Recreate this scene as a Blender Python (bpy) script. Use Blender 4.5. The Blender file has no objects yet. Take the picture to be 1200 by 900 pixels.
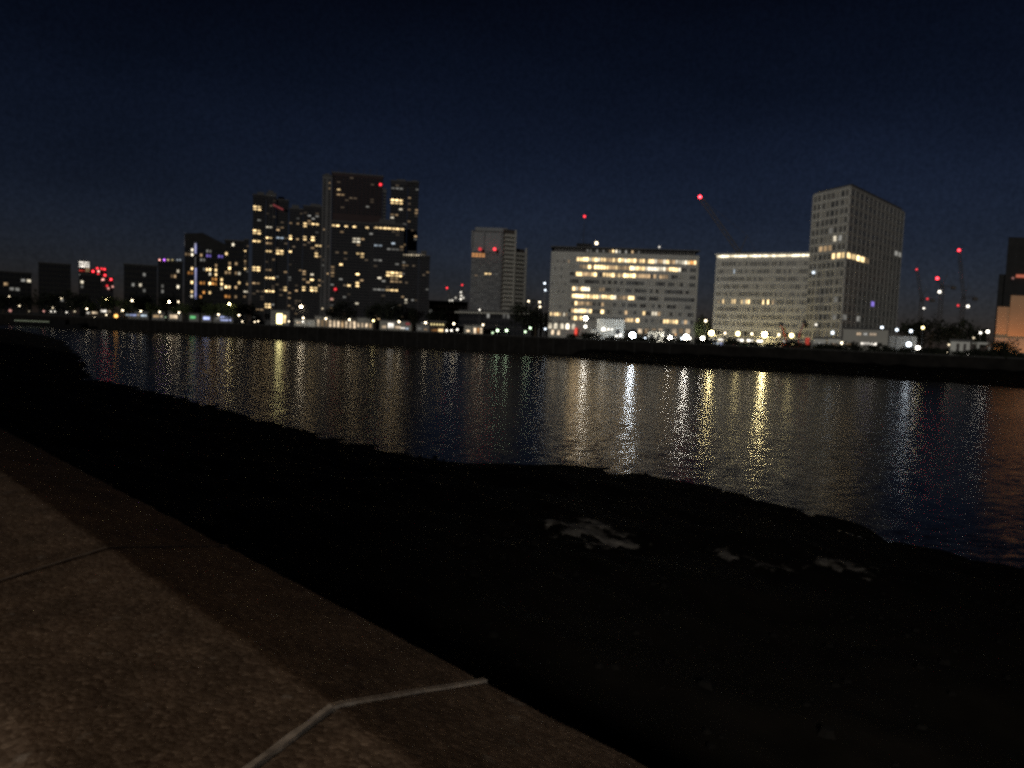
import bpy, math, random
from mathutils import Vector, Matrix
RND = random.Random(7)
sc = bpy.context.scene
COL = sc.collection

# ------------------------------------------------------------------ camera model
FPX = 880.0; CAMZ = 7.6
roll = math.radians(2.3); pitch = math.atan(62 / FPX)
R0 = Vector((1, 0, 0)); FW = Vector((0, math.cos(pitch), -math.sin(pitch))); U0 = Vector((0, math.sin(pitch), math.cos(pitch)))
RI = math.cos(roll) * R0 + math.sin(roll) * U0
UP = -math.sin(roll) * R0 + math.cos(roll) * U0
CAM = Vector((0, 0, CAMZ))
def ray(px, py): return FW * FPX + RI * (px - 600) + UP * (450 - py)
def P(px, py, Y):
    v = ray(px, py); return CAM + v * (Y / v.y)
def atz(px, py, z):
    v = ray(px, py); return CAM + v * ((z - CAMZ) / v.z)
def hor(px): return 388 + (px - 600) * 0.0403
GZ = 5.3                                       # far street level
PL = atz(150, 387, 0).xy; PR = atz(672, 417, 0).xy
BT = (PR - PL).normalized(); BN = Vector((-BT.y, BT.x))   # bank direction, landward normal
if BN.y < 0: BN = -BN
def bankY(px, off=0.0):                        # depth along a pixel column of the line `off` metres landward of the far wall
    v = ray(px, hor(px)).xy
    o = PL + BN * off
    t = o.dot(BN) / v.dot(BN)
    return (v * t).y
# ------------------------------------------------------------------ mesh builder
class MB:
    def __init__(s): s.v = []; s.f = []; s.m = []
    def face(s, pts, m=0):
        i = len(s.v); s.v += [tuple(p) for p in pts]; s.f.append(tuple(range(i, i + len(pts)))); s.m.append(m)
    def hexa(s, b, t, m=0):
        i = len(s.v); s.v += [tuple(p) for p in b] + [tuple(p) for p in t]; n = len(b)
        s.f.append(tuple(i + k for k in reversed(range(n)))); s.m.append(m)
        s.f.append(tuple(i + n + k for k in range(n))); s.m.append(m)
        for k in range(n):
            j = (k + 1) % n
            s.f.append((i + k, i + j, i + n + j, i + n + k)); s.m.append(m)
    def box(s, x0, x1, y0, y1, z0, z1, m=0):
        s.hexa([(x0, y0, z0), (x1, y0, z0), (x1, y1, z0), (x0, y1, z0)], [(x0, y0, z1), (x1, y0, z1), (x1, y1, z1), (x0, y1, z1)], m)
    def prism(s, poly, z0, z1, m=0):
        a = sum(poly[k][0] * poly[(k + 1) % len(poly)][1] - poly[(k + 1) % len(poly)][0] * poly[k][1] for k in range(len(poly)))
        q = list(poly) if a > 0 else list(reversed(poly))
        s.hexa([(p[0], p[1], z0) for p in q], [(p[0], p[1], z1) for p in q], m)
    def bar(s, a, b, r, n=6, m=0, r2=None):
        a = Vector(a); b = Vector(b); d = (b - a).normalized()
        u = d.orthogonal().normalized(); w = d.cross(u); r2 = r if r2 is None else r2
        A = [a + (u * math.cos(2 * math.pi * k / n) + w * math.sin(2 * math.pi * k / n)) * r for k in range(n)]
        B = [b + (u * math.cos(2 * math.pi * k / n) + w * math.sin(2 * math.pi * k / n)) * r2 for k in range(n)]
        s.hexa(A, B, m)
    def ball(s, c, r, n=8, m=0, sz=1.0):
        c = Vector(c); h = n // 2 + 1; i0 = len(s.v)
        s.v.append(tuple(c + Vector((0, 0, -r * sz))))
        for a in range(1, h):
            th = math.pi * a / h
            for k in range(n):
                ph = 2 * math.pi * k / n
                s.v.append(tuple(c + Vector((r * math.sin(th) * math.cos(ph), r * math.sin(th) * math.sin(ph), -r * sz * math.cos(th)))))
        s.v.append(tuple(c + Vector((0, 0, r * sz)))); top = len(s.v) - 1
        for k in range(n):
            j = (k + 1) % n
            s.f.append((i0, i0 + 1 + j, i0 + 1 + k)); s.m.append(m)
            for a in range(h - 2):
                q = i0 + 1 + a * n
                s.f.append((q + k, q + j, q + n + j, q + n + k)); s.m.append(m)
            q = i0 + 1 + (h - 2) * n
            s.f.append((q + k, q + j, top)); s.m.append(m)
    def mesh(s, name, mats, org=None, smooth=False):
        me = bpy.data.meshes.new(name)
        v = s.v if org is None else [(p[0] - org[0], p[1] - org[1], p[2] - org[2]) for p in s.v]
        me.from_pydata(v, [], s.f)
        for m in (mats if isinstance(mats, (list, tuple)) else [mats]): me.materials.append(m)
        me.polygons.foreach_set('material_index', s.m)
        if smooth: me.polygons.foreach_set('use_smooth', [True] * len(s.f))
        me.update(); return me
def link(name, me, parent=None, loc=None, rz=0.0):
    o = bpy.data.objects.new(name, me); COL.objects.link(o)
    if parent: o.parent = parent
    if loc is not None: o.location = loc
    if rz: o.rotation_euler = (0, 0, rz)
    return o
def tag(o, label=None, cat=None, group=None, kind=None):
    if label: o['label'] = label
    if cat: o['category'] = cat
    if group: o['group'] = group
    if kind: o['kind'] = kind
    return o
def thing(name, label, cat, loc, group=None, rz=0.0):
    return tag(link(name, None, None, loc, rz), label, cat, group)
def part(name, mb, mats, root, smooth=False):
    return link(name, mb.mesh(name, mats, root.matrix_basis.translation, smooth), root)
def copy_tree(o, parent=None):
    c = o.copy(); COL.objects.link(c)
    if parent: c.parent = parent
    for ch in list(o.children): copy_tree(ch, c)
    return c
# ------------------------------------------------------------------ materials
def nodes(m):
    m.use_nodes = True; nt = m.node_tree; b = nt.nodes['Principled BSDF']; return nt, b
def N(nt, t, **k):
    n = nt.nodes.new(t)
    for a, v in k.items():
        if a in n.inputs: n.inputs[a].default_value = v
        else: setattr(n, a, v)
    return n
def surf(name, col, rough=0.8, var=0.25, scale=0.6, spec=0.3, metal=0.0, bump=0.0):
    m = bpy.data.materials.new(name); nt, b = nodes(m)
    tc = N(nt, 'ShaderNodeTexCoord'); no = N(nt, 'ShaderNodeTexNoise', Scale=scale, Detail=5.0)
    nt.links.new(tc.outputs['Object'], no.inputs['Vector'])
    mr = N(nt, 'ShaderNodeMapRange'); mr.inputs['To Min'].default_value = 1 - var; mr.inputs['To Max'].default_value = 1 + var
    mr.inputs['From Min'].default_value = .25; mr.inputs['From Max'].default_value = .75
    nt.links.new(no.outputs['Fac'], mr.inputs['Value'])
    mx = N(nt, 'ShaderNodeVectorMath', operation='SCALE'); mx.inputs[0].default_value = col[:3]
    nt.links.new(mr.outputs[0], mx.inputs['Scale']); nt.links.new(mx.outputs[0], b.inputs['Base Color'])
    b.inputs['Roughness'].default_value = rough; b.inputs['Specular IOR Level'].default_value = spec; b.inputs['Metallic'].default_value = metal
    if bump:
        bp = N(nt, 'ShaderNodeBump', Strength=bump, Distance=.05); nt.links.new(no.outputs['Fac'], bp.inputs['Height']); nt.links.new(bp.outputs[0], b.inputs['Normal'])
    return m
def glow(name, col, strength, var=0.0, scale=0.0):
    """a light source: emission, each object a little brighter or dimmer than its neighbours, with an uneven interior"""
    m = bpy.data.materials.new(name); nt, b = nodes(m)
    b.inputs['Base Color'].default_value = (.05, .05, .05, 1); b.inputs['Roughness'].default_value = .3
    m.cycles.emission_sampling = 'FRONT' if not var and strength > 8 else 'NONE'
    b.inputs['Emission Color'].default_value = (*col, 1); b.inputs['Emission Strength'].default_value = strength
    if var:
        oi = N(nt, 'ShaderNodeObjectInfo'); pw = N(nt, 'ShaderNodeMath', operation='POWER'); pw.inputs[1].default_value = 1.6
        mr = N(nt, 'ShaderNodeMapRange'); mr.inputs['To Min'].default_value = strength * (1 - var); mr.inputs['To Max'].default_value = strength * (1 + var)
        nt.links.new(oi.outputs['Random'], pw.inputs[0]); nt.links.new(pw.outputs[0], mr.inputs['Value'])
        out = mr.outputs[0]
        if scale:
            ge = N(nt, 'ShaderNodeNewGeometry'); no = N(nt, 'ShaderNodeTexNoise', Scale=scale, Detail=2.0)
            nt.links.new(ge.outputs['Position'], no.inputs['Vector'])
            m2 = N(nt, 'ShaderNodeMapRange'); m2.inputs['From Min'].default_value = .35; m2.inputs['From Max'].default_value = .65
            m2.inputs['To Min'].default_value = .45; m2.inputs['To Max'].default_value = 1.5
            nt.links.new(no.outputs['Fac'], m2.inputs['Value'])
            mu = N(nt, 'ShaderNodeMath', operation='MULTIPLY'); nt.links.new(out, mu.inputs[0]); nt.links.new(m2.outputs[0], mu.inputs[1]); out = mu.outputs[0]
        nt.links.new(out, b.inputs['Emission Strength'])
    return m
M = {}
M['glass_dark'] = surf('dark_glass', (.016, .018, .022), .12, .2, .5, .5)
M['glass_grey'] = surf('grey_glass', (.07, .075, .08), .2, .3, .4, .5)
M['glass_mid'] = surf('pale_glass', (.13, .13, .125), .3, .3, .4, .5)
M['blind'] = surf('window_blind', (.30, .29, .26), .7, .2, .8)
M['frame_dark'] = surf('dark_frame', (.03, .03, .032), .5)
M['frame_pale'] = surf('pale_frame', (.38, .37, .34), .6)
M['tower_dark'] = surf('dark_cladding', (.019, .019, .023), .45, .2, .3, .4)
M['tower_mid'] = surf('grey_cladding', (.10, .10, .10), .6, .15, .3)
M['tower_red'] = surf('maroon_cladding', (.030, .017, .018), .6, .2, .3)
M['tower_pale'] = surf('blue_grey_cladding', (.17, .175, .18), .6, .15, .3)
M['slab'] = surf('balcony_slab', (.036, .036, .038), .7, .15, .4)
M['concrete'] = surf('pale_concrete', (.36, .35, .31), .8, .1, .15)
M['stone_pale'] = surf('portland_stone', (.40, .395, .365), .8, .12, .2)
M['stone_brown'] = surf('grey_brown_stone', (.34, .335, .31), .8, .12, .2)
M['brick_dark'] = surf('dark_brick', (.06, .05, .042), .85, .25, .5)
M['black_block'] = surf('near_black_wall', (.02, .02, .02), .9, .25, .4)  # near-black base colour for the darkest blocks
M['white_wall'] = surf('white_render', (.62, .62, .57), .8, .06, .2)
M['orange_wall'] = surf('buff_render', (.45, .31, .19), .85, .08, .2)
M['grey_wall'] = surf('grey_render', (.25, .25, .24), .85, .1, .2)
M['roofing'] = surf('roof_felt', (.08, .08, .08), .9)
M['metal'] = surf('painted_steel', (.05, .05, .055), .45, .1, 2.0, .5)
M['crane_steel'] = surf('crane_steel', (.07, .062, .055), .5, .1, 2.0, .5)
M['red_paint'] = surf('red_paint', (.28, .04, .025), .45, .1, 2.0, .5)
M['bark'] = surf('bark', (.06, .045, .03), .9, .3, 3.0)
M['leaf'] = surf('leaf_lit', (.045, .062, .022), .75, .5, .9)
M['leaf_unlit'] = surf('leaf_unlit', (.011, .014, .007), .9, .5, .9)  # foliage away from lamps: shade put into a darker leaf colour
M['hull'] = surf('hull_black', (.010, .010, .011), .9, .2, .5, .03)
M['warm'] = glow('warm_room_light', (1, .70, .33), 2.3, .5, .35)
M['warmdim'] = glow('dim_warm_room_light', (1, .66, .34), .45, .5, .35)
M['white'] = glow('white_room_light', (1, .88, .66), 1.3, .5, .35)
M['whitedim'] = glow('dim_white_room_light', (.9, .88, .8), .25, .5, .4)
M['faint'] = glow('faint_room_light', (1, .72, .45), .09, .5, .4)
M['cool'] = glow('cool_room_light', (.72, .86, 1), .7, .45, .4)
M['orange'] = glow('orange_room_light', (1, .42, .10), .75, .5, .5)
M['orangepanel'] = glow('orange_lit_floor', (1, .42, .12), .8, .1, .2)
M['violet'] = glow('violet_room_light', (.35, .25, 1), .7, .3, .5)
M['bluestrip'] = glow('blue_strip_light', (.32, .36, 1), .35, .1, .2)
M['bluewhite'] = glow('blue_white_interior', (.5, .58, 1), 1.3, .4, .5)
M['greenlit'] = glow('green_light', (.25, .95, .35), .5, .2, .6)
M['redglow'] = glow('red_sign_light', (1, .07, .04), .8, .2, .4)
M['reddim'] = glow('dim_red_strip_light', (1, .16, .17), .16, .1, .3)
M['yellowdoor'] = glow('yellow_white_doorway', (1, .86, .36), 7.0)
M['shopwarm'] = glow('warm_shop_light', (1, .76, .50), .95, .5, .7)
M['shopwhite'] = glow('white_shop_light', (1, .92, .80), 2.2, .5, .5)
M['cornice'] = glow('cornice_lighting', (1, .86, .60), 2.2, .2, .5)
LAMPCOL = {'w': (1, .82, .55), 'n': (1, .93, .80), 'b': (.80, .90, 1), 'o': (1, .48, .12), 'r': (1, .035, .05), 'p': (1, .45, .38), 'g': (.72, 1, .62), 'y': (1, .80, .36), 'v': (.55, .15, 1)}
LAMPSTR = {}
def lampmat(c, s):
    s = round(s * (.10 if c in 'rpv' else (.11 if s < 120 else .40)), 2)
    k = (c, s)
    if k not in LAMPSTR: LAMPSTR[k] = glow('lamp_light_%s' % {'w': 'warm', 'n': 'white', 'b': 'cold', 'o': 'sodium', 'r': 'red', 'p': 'pink', 'g': 'green', 'y': 'yellow', 'v': 'violet'}[c], LAMPCOL[c], s)
    return LAMPSTR[k]
# ------------------------------------------------------------------ windows and facades
_wm = {}
def winmesh(w, h, glass, frame, mull=1):
    k = (round(w, 2), round(h, 2), glass, frame, mull)
    if k in _wm: return _wm[k]
    b = MB(); t = min(.09, w * .08)
    b.box(0, w, -.07, .02, 0, t); b.box(0, w, -.07, .02, h - t, h)
    b.box(0, t, -.066, .02, t, h - t); b.box(w - t, w, -.066, .02, t, h - t)
    for j in range(mull):
        x = w * (j + 1) / (mull + 1); b.box(x - t * .4, x + t * .4, -.06, .015, t, h - t)
    b.face([(t, -.02, t), (w - t, -.02, t), (w - t, -.02, h - t), (t, -.02, h - t)], 1)
    _wm[k] = b.mesh('window', [M[frame], M[glass]]); return _wm[k]
class Face:
    """a facade from A to B (seen from outside, left to right) divided into nx by nz bays"""
    def __init__(s, root, A, B, z0, z1, nx, nz, fw=.72, fh=.6, sill=.2, frame='frame_dark', dark=('glass_dark',), relief='grid', rmat='tower_mid', proud=.25, mull=1, skip=None, stout=None):
        s.stout = stout; s.root = root; s.A = Vector(A[:2]); s.B = Vector(B[:2]); s.z0 = z0; s.z1 = z1; s.nx = nx; s.nz = nz
        s.fw = fw; s.fh = fh; s.sill = sill; s.frame = frame; s.dark = dark; s.relief = relief; s.rmat = rmat; s.proud = proud; s.mull = mull
        s.L = (s.B - s.A).length; s.d = (s.B - s.A) / s.L; s.n = Vector((s.d.y, -s.d.x)); s.rz = math.atan2(s.d.y, s.d.x)
        s.cw = s.L / nx; s.ch = (z1 - z0) / nz; s.lit = {}; s.skip = skip or (lambda i, j: False)
    def hit(s, px, py):
        v = ray(px, py); n3 = Vector((s.n.x, s.n.y, 0)); t = (Vector((s.A.x, s.A.y, 0)) - CAM).dot(n3) / v.dot(n3)
        q = CAM + v * t; return (q.xy - s.A).dot(s.d), q.z, q.y
    def light(s, px, py, w, h, mat):
        u, z, Y = s.hit(px, py)
        u0, _, _ = s.hit(px - w / 2, py); u1, _, _ = s.hit(px + w / 2, py); hh = h * Y / FPX / 2
        j0 = int(math.floor((z - hh - s.z0) / s.ch + .5)); j1 = int(math.floor((z + hh - s.z0) / s.ch - .5))
        i0 = int(math.floor(u0 / s.cw + .5)); i1 = int(math.floor(u1 / s.cw - .5))
        if j1 < j0: j0 = j1 = int((z - s.z0) / s.ch)
        if i1 < i0: i0 = i1 = int(u / s.cw)
        for i in range(i0, i1 + 1):
            for j in range(j0, j1 + 1):
                if 0 <= i < s.nx and 0 <= j < s.nz: s.lit[(i, j)] = mat if isinstance(mat, str) else RND.choice(mat)
    def row(s, px0, px1, py, mats, p=1.0):
        """light a run of bays of one storey between two pixel columns"""
        u0, z, _ = s.hit(px0, py); u1, z1, _ = s.hit(px1, py); zc = s.hit((px0 + px1) / 2, py)[1]
        j = int((zc - s.z0) / s.ch)
        for i in range(max(0, int(u0 / s.cw + .5)), min(s.nx, int(u1 / s.cw + .5))):
            if RND.random() < p and 0 <= j < s.nz: s.lit[(i, j)] = mats if isinstance(mats, str) else RND.choice(mats)
    def place(s, u, z, w, h, glass, mull=None, name='window'):
        q = s.A + s.d * u + s.n * .04
        loc = Vector((q.x, q.y, z)) - s.root.matrix_basis.translation
        return link(name, winmesh(w, h, glass, s.frame, s.mull if mull is None else mull), s.root, loc, s.rz)
    def panel(s, px, py, w, h, mat, mull=1, name='window'):
        u, z, Y = s.hit(px, py); k = Y / FPX; u0 = s.hit(px - w / 2, py)[0]; u1 = s.hit(px + w / 2, py)[0]
        return s.place(u0, z - h * k / 2, max(.3, u1 - u0), h * k, mat, mull, name)
    def build(s, quota=100):
        w = s.cw * s.fw; h = s.ch * s.fh; used = 0; rest = []
        cells = sorted([(i, j) for i in range(s.nx) for j in range(s.nz) if not s.skip(i, j)], key=lambda c: (c not in s.lit, RND.random()))
        for (i, j) in cells:
            u = (i + .5) * s.cw - w / 2; z = s.z0 + j * s.ch + s.ch * s.sill
            g = s.lit.get((i, j)) or RND.choice(s.dark)
            if used < quota: s.place(u, z, w, h, g); used += 1
            else: rest.append((u, z, g))
        if rest:
            gl = sorted(set(r[2] for r in rest)); b = MB(); t = .08
            for u, z, g in rest:
                q = s.A + s.d * u + s.n * .04
                def L(x, y, zz): 
                    p = q + s.d * x - s.n * y; return (p.x, p.y, z + zz)
                b.hexa([L(0, -.07, 0), L(w, -.07, 0), L(w, .02, 0), L(0, .02, 0)], [L(0, -.07, t), L(w, -.07, t), L(w, .02, t), L(0, .02, t)], 0)
                b.hexa([L(0, -.07, h - t), L(w, -.07, h - t), L(w, .02, h - t), L(0, .02, h - t)], [L(0, -.07, h), L(w, -.07, h), L(w, .02, h), L(0, .02, h)], 0)
                x = w / 2
                b.hexa([L(x - .04, -.06, t), L(x + .04, -.06, t), L(x + .04, .015, t), L(x - .04, .015, t)], [L(x - .04, -.06, h - t), L(x + .04, -.06, h - t), L(x + .04, .015, h - t), L(x - .04, .015, h - t)], 0)
                b.face([L(0, -.02, t), L(w, -.02, t), L(w, -.02, h - t), L(0, -.02, h - t)], 1 + gl.index(g))
            tag(part('window', b, [M[s.frame]] + [M[g] for g in gl], s.root), kind='stuff')
        # relief: floor bands and piers standing proud of the window plane
        b = MB(); pr = s.proud
        def S(u0, u1, z0, z1, y):
            a = s.A + s.d * u0; c = s.A + s.d * u1
            b.hexa([(a.x + s.n.x * y, a.y + s.n.y * y, z0), (c.x + s.n.x * y, c.y + s.n.y * y, z0), (c.x - s.n.x * .01, c.y - s.n.y * .01, z0), (a.x - s.n.x * .01, a.y - s.n.y * .01, z0)],
                   [(a.x + s.n.x * y, a.y + s.n.y * y, z1), (c.x + s.n.x * y, c.y + s.n.y * y, z1), (c.x - s.n.x * .01, c.y - s.n.y * .01, z1), (a.x - s.n.x * .01, a.y - s.n.y * .01, z1)])
        if s.relief in ('grid', 'bands', 'bays'):
            for j in range(s.nz + 1):
                zc = s.z0 + j * s.ch; lo = (1 - s.fh - s.sill) * s.ch; hi = s.sill * s.ch
                S(0, s.L, max(s.z0, zc - lo + .05), min(s.z1, zc + hi - .05), pr * .7)
        if s.relief in ('grid', 'piers'):
            g = (1 - s.fw) * s.cw / 2
            for i in range(s.nx + 1):
                k_ = 1 if s.stout is None else (3.2 if i in s.stout else .8); S(max(0, i * s.cw - (g - .04) * k_), min(s.L, i * s.cw + (g - .04) * k_), s.z0, s.z1, pr)
        if s.relief == 'bays':                        # slim posts with a stout pier every third bay
            for i in range(s.nx + 1):
                g = (1 - s.fw) * s.cw / 2 * (1.5 if i % 3 == 0 else .8)
                S(max(0, i * s.cw - g), min(s.L, i * s.cw + g), s.z0, s.z1, pr * (1.3 if i % 3 == 0 else .9))
        if b.f: part('facade_frame', b, M[s.rmat], s.root)
def pxpt(px, Y, py=330):
    q = P(px, py, Y); return Vector((q.x, q.y))
def topz(px, py, Y): return P(px, py, Y).z
class Block:
    """one building volume: front face between two pixel columns, going `depth` metres back"""
    def __init__(s, root, x0, Y0, x1, Y1, ytop, depth, wall, z0=GZ, pyref=330, ybase=None, roof=True, square=False):
        s.root = root; s.A = pxpt(x0, Y0, pyref); s.B = pxpt(x1, Y1, pyref)
        if square:
            rm = (s.A + s.B).normalized(); s.B = s.B * (s.A.dot(rm) / s.B.dot(rm))
        d = (s.B - s.A).normalized(); bk = Vector((-d.y, d.x)) * depth
        s.z0 = z0 if ybase is None else topz((x0 + x1) / 2, ybase, (Y0 + Y1) / 2)
        s.z1 = topz((x0 + x1) / 2, ytop, (Y0 + Y1) / 2)
        s.poly = [s.A, s.B, s.B + bk, s.A + bk]
        b = MB(); b.prism(s.poly, s.z0, s.z1); part('wall', b, M[wall], root)
        if roof:
            c = (s.A + s.B + bk) / 2; c = (s.A + s.B) / 2 + bk / 2; b = MB()
            q = [c + (p - c) * (1 + .5 / max(3, (p - c).length)) for p in s.poly]
            b.prism(q, s.z1 + .003, s.z1 + .55)
            part('roof', b, M['roofing'], root)
    def Yat(s, px):
        v = ray(px, hor(px)).xy; d = s.B - s.A; n = Vector((d.y, -d.x)); return (v * (s.A.dot(n) / v.dot(n))).y
    def face(s, nx, nz, **k): return Face(s.root, s.A, s.B, s.z0 + k.pop('dz', 0), s.z1 - k.pop('tz', 0), nx, nz, **k)
    def side(s, nx, nz, left=False, **k):
        A, B = (s.poly[3], s.poly[0]) if left else (s.poly[1], s.poly[2])
        return Face(s.root, A, B, s.z0 + k.pop('dz', 0), s.z1 - k.pop('tz', 0), nx, nz, **k)
def broot(name, label, cat, px, Y, group=None):
    q = pxpt(px, Y, 380); return thing(name, label, cat, (q.x, q.y, GZ), group)
def beacon(root, px, py, Y, col='r', s=60, r=.5, name='beacon'):
    b = MB(); q = P(px, py, Y); b.ball(q, r, 8); b.bar(q - Vector((0, 0, r * 2)), q - Vector((0, 0, r * .8)), r * .5, 6, 1)
    return part(name, b, [lampmat(col, s), M['metal']], root)

# ================================================================== SETTING
def structure(name, mb, mat, smooth=False): return tag(link(name, mb.mesh(name, mat, None, smooth)), kind='structure')
# --- water
def water_mat():
    m = bpy.data.materials.new('river_water'); nt, b = nodes(m)
    b.inputs['Base Color'].default_value = (.045, .036, .024, 1); b.inputs['Roughness'].default_value = .20; b.inputs['Specular Tint'].default_value = (1, .81, .60, 1); b.inputs['IOR'].default_value = 1.33
    ge = N(nt, 'ShaderNodeNewGeometry')
    def noise(scale, detail, sx=1.0, sy=1.0):
        mp = N(nt, 'ShaderNodeMapping'); mp.inputs['Rotation'].default_value = (0, 0, math.radians(35)); mp.inputs['Scale'].default_value = (sx, sy, 1)
        nt.links.new(ge.outputs['Position'], mp.inputs['Vector'])
        n = N(nt, 'ShaderNodeTexNoise', Scale=scale, Detail=detail, Roughness=.6); nt.links.new(mp.outputs[0], n.inputs['Vector']); return n
    rip = noise(1.5, 3.0, .7, 1.3); fine = noise(7.0, 2.0); big = noise(.035, 2.0, .5, 1.4)
    def centred(n, amp):
        s = N(nt, 'ShaderNodeVectorMath', operation='SUBTRACT'); s.inputs[1].default_value = (.5, .5, .5); nt.links.new(n.outputs['Color'], s.inputs[0])
        k = N(nt, 'ShaderNodeVectorMath', operation='SCALE'); nt.links.new(s.outputs[0], k.inputs[0]); k.inputs['Scale'].default_value = amp; return k
    a = centred(rip, .34); c = centred(fine, .20)
    ad = N(nt, 'ShaderNodeVectorMath', operation='ADD'); nt.links.new(a.outputs[0], ad.inputs[0]); nt.links.new(c.outputs[0], ad.inputs[1])
    mr = N(nt, 'ShaderNodeMapRange'); mr.inputs['From Min'].default_value = .38; mr.inputs['From Max'].default_value = .62; mr.inputs['To Min'].default_value = .4; mr.inputs['To Max'].default_value = 1.4
    nt.links.new(big.outputs['Fac'], mr.inputs['Value'])
    sc_ = N(nt, 'ShaderNodeVectorMath', operation='SCALE'); nt.links.new(ad.outputs[0], sc_.inputs[0]); nt.links.new(mr.outputs[0], sc_.inputs['Scale'])
    fl = N(nt, 'ShaderNodeVectorMath', operation='MULTIPLY'); fl.inputs[1].default_value = (1, 1, 0); nt.links.new(sc_.outputs[0], fl.inputs[0])
    up = N(nt, 'ShaderNodeVectorMath', operation='ADD'); up.inputs[1].default_value = (0, 0, 1); nt.links.new(fl.outputs[0], up.inputs[0])
    no = N(nt, 'ShaderNodeVectorMath', operation='NORMALIZE'); nt.links.new(up.outputs[0], no.inputs[0]); nt.links.new(no.outputs[0], b.inputs['Normal'])
    return m
def bp(t, off, z=0):                                    # point t metres along the far bank, off landward
    q = PL + BT * t + BN * off; return (q.x, q.y, z)
WS = Vector((-.709, .705)); WN = Vector((.705, .709))   # near river wall: along it (upstream, away) and out to the river
def wp(s, n, z=0):
    q = WS * s + WN * n; return (q.x, q.y, z)
b = MB(); b.face([wp(-700, 1.0), (900, 60, 0), bp(900, 2), bp(-3000, 2), wp(2500, 1.0)]); structure('river', b, water_mat())
# --- far ground, one sheet to the horizon
b = MB(); b.face([bp(-3000, .4, GZ), bp(1300, .4, GZ), bp(1300, 2600, GZ), bp(-3000, 2600, GZ)]); structure('far_ground', b, surf('far_paving', (.10, .098, .09), .85, .2, .1))
# --- far river wall: granite face with a coping
rt = thing('river_wall', 'dark stone river wall along the far bank below the lamps', 'river wall', bp(0, 0, 0))
b = MB()
def strip(b, t0, t1, o0, o1, z0, z1):
    b.hexa([bp(t0, o0, z0), bp(t1, o0, z0), bp(t1, o1, z0), bp(t0, o1, z0)], [bp(t0, o0, z1), bp(t1, o0, z1), bp(t1, o1, z1), bp(t0, o1, z1)])
strip(b, -3000, 1300, 0, .8, -.5, GZ + .35); part('wall_face', b, surf('wet_granite', (.012, .011, .010), .95, .4, .4, .03), rt)
b = MB(); strip(b, -3000, 1300, -.12, .9, GZ + .353, GZ + .75); part('coping', b, surf('granite_coping', (.025, .024, .022), .8, .3, .6), rt)
b = MB()
for k in range(120):
    t = -420 + k * 6.0; strip(b, t, t + .6, -.25, -.004, .0, GZ + .35)
tag(part('buttress', b, surf('fender_timber', (.012, .011, .010), .9, .3, .8), rt), kind='stuff')
# --- far foreshore (right of the centre): rock and mud bank in front of the wall
pts = [(640, 415.5), (668, 417), (676, 421), (720, 425), (800, 431), (900, 437), (1000, 442), (1100, 449), (1200, 457), (1330, 468), (1500, 484)]
b = MB(); rows = []
for px, py in pts:
    w = atz(px, py, 0); o = (w.xy - PL).dot(BN); t = (w.xy - PL).dot(BT); rows.append((t, o))
dense = []
for (t0, o0), (t1, o1) in zip(rows, rows[1:]):
    n = max(2, int((t1 - t0) / 3.0))
    for k in range(n): dense.append((t0 + (t1 - t0) * k / n, o0 + (o1 - o0) * k / n))
NR = 7; idx = []
for t, o in dense:
    ln = []
    for k in range(NR):
        f = k / (NR - 1); j = RND.uniform(-.4, .4)
        oo = (o - 1.5) * (1 - f) + .3 * f + j * (0 if k in (0, NR - 1) else 1)
        z = -.4 + f * 3.0 * min(1, abs(o) / 8) + (RND.uniform(-.35, .45) if 0 < k else 0)
        b.v.append(bp(t, oo, z)); ln.append(len(b.v) - 1)
    idx.append(ln)
for a, c in zip(idx, idx[1:]):
    for k in range(NR - 1): b.f.append((a[k], c[k], c[k + 1], a[k + 1])); b.m.append(0)
structure('far_foreshore', b, surf('dark_rocky_mud', (.007, .0065, .006), .95, .5, .5, .02))
# --- near foreshore
sh = [(-60, 382), (20, 386), (70, 397), (96, 418), (106, 443), (180, 457), (270, 481), (300, 491), (345, 502), (380, 511), (450, 525), (505, 536), (560, 545), (605, 547), (630, 544), (645, 539), (700, 546), (760, 555), (800, 565), (860, 578), (900, 588), (960, 603), (1040, 628), (1100, 643), (1200, 664), (1300, 690), (1500, 760)]
shore = []
for px, py in sh:
    w = atz(px, py, 0).xy; shore.append((w.dot(WS), w.dot(WN)))
shore.sort()
def shore_n(s):
    if s <= shore[0][0]: return shore[0][1]
    for (a, n0), (c, n1) in zip(shore, shore[1:]):
        if a <= s <= c: return n0 + (n1 - n0) * (s - a) / max(1e-6, c - a)
    return shore[-1][1]
from mathutils import noise as mn
def mudz(s, n):
    ns = shore_n(s); f = (n - 1.1) / (ns - 1.1)
    z = 2.4 * (1 - f) ** 1.15 if f < 1 else -.9 * (f - 1) * 3
    rough = min(1, max(0, 1 - f) * 3 + .12)
    return z + rough * (.34 * mn.fractal(Vector((s * .22, n * .22, 0)), 1, 2, 4) + .12 * mn.fractal(Vector((s * 1.1, n * 1.1, 4)), 1, 2, 3)) + .07 * mn.noise(Vector((s * .9, n * .9, 9)))
b = MB(); ids = []
ss = [-45 + 470 * (k / 340) ** 1.8 for k in range(341)]
for s_ in ss:
    ln = []
    for k in range(100):
        n_ = .99 + (shore_n(s_) * 1.12 - .99) * (k / 99)
        b.v.append(wp(s_, n_, mudz(s_, n_))); ln.append(len(b.v) - 1)
    ids.append(ln)
for a, c in zip(ids, ids[1:]):
    for k in range(99): b.f.append((a[k], a[k + 1], c[k + 1], c[k])); b.m.append(0)
def mud_mat():
    m = surf('wet_mud', (.016, .014, .011), .9, .5, .8, .08, 0, .6); return m
structure('foreshore', b, mud_mat(), True)
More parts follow.
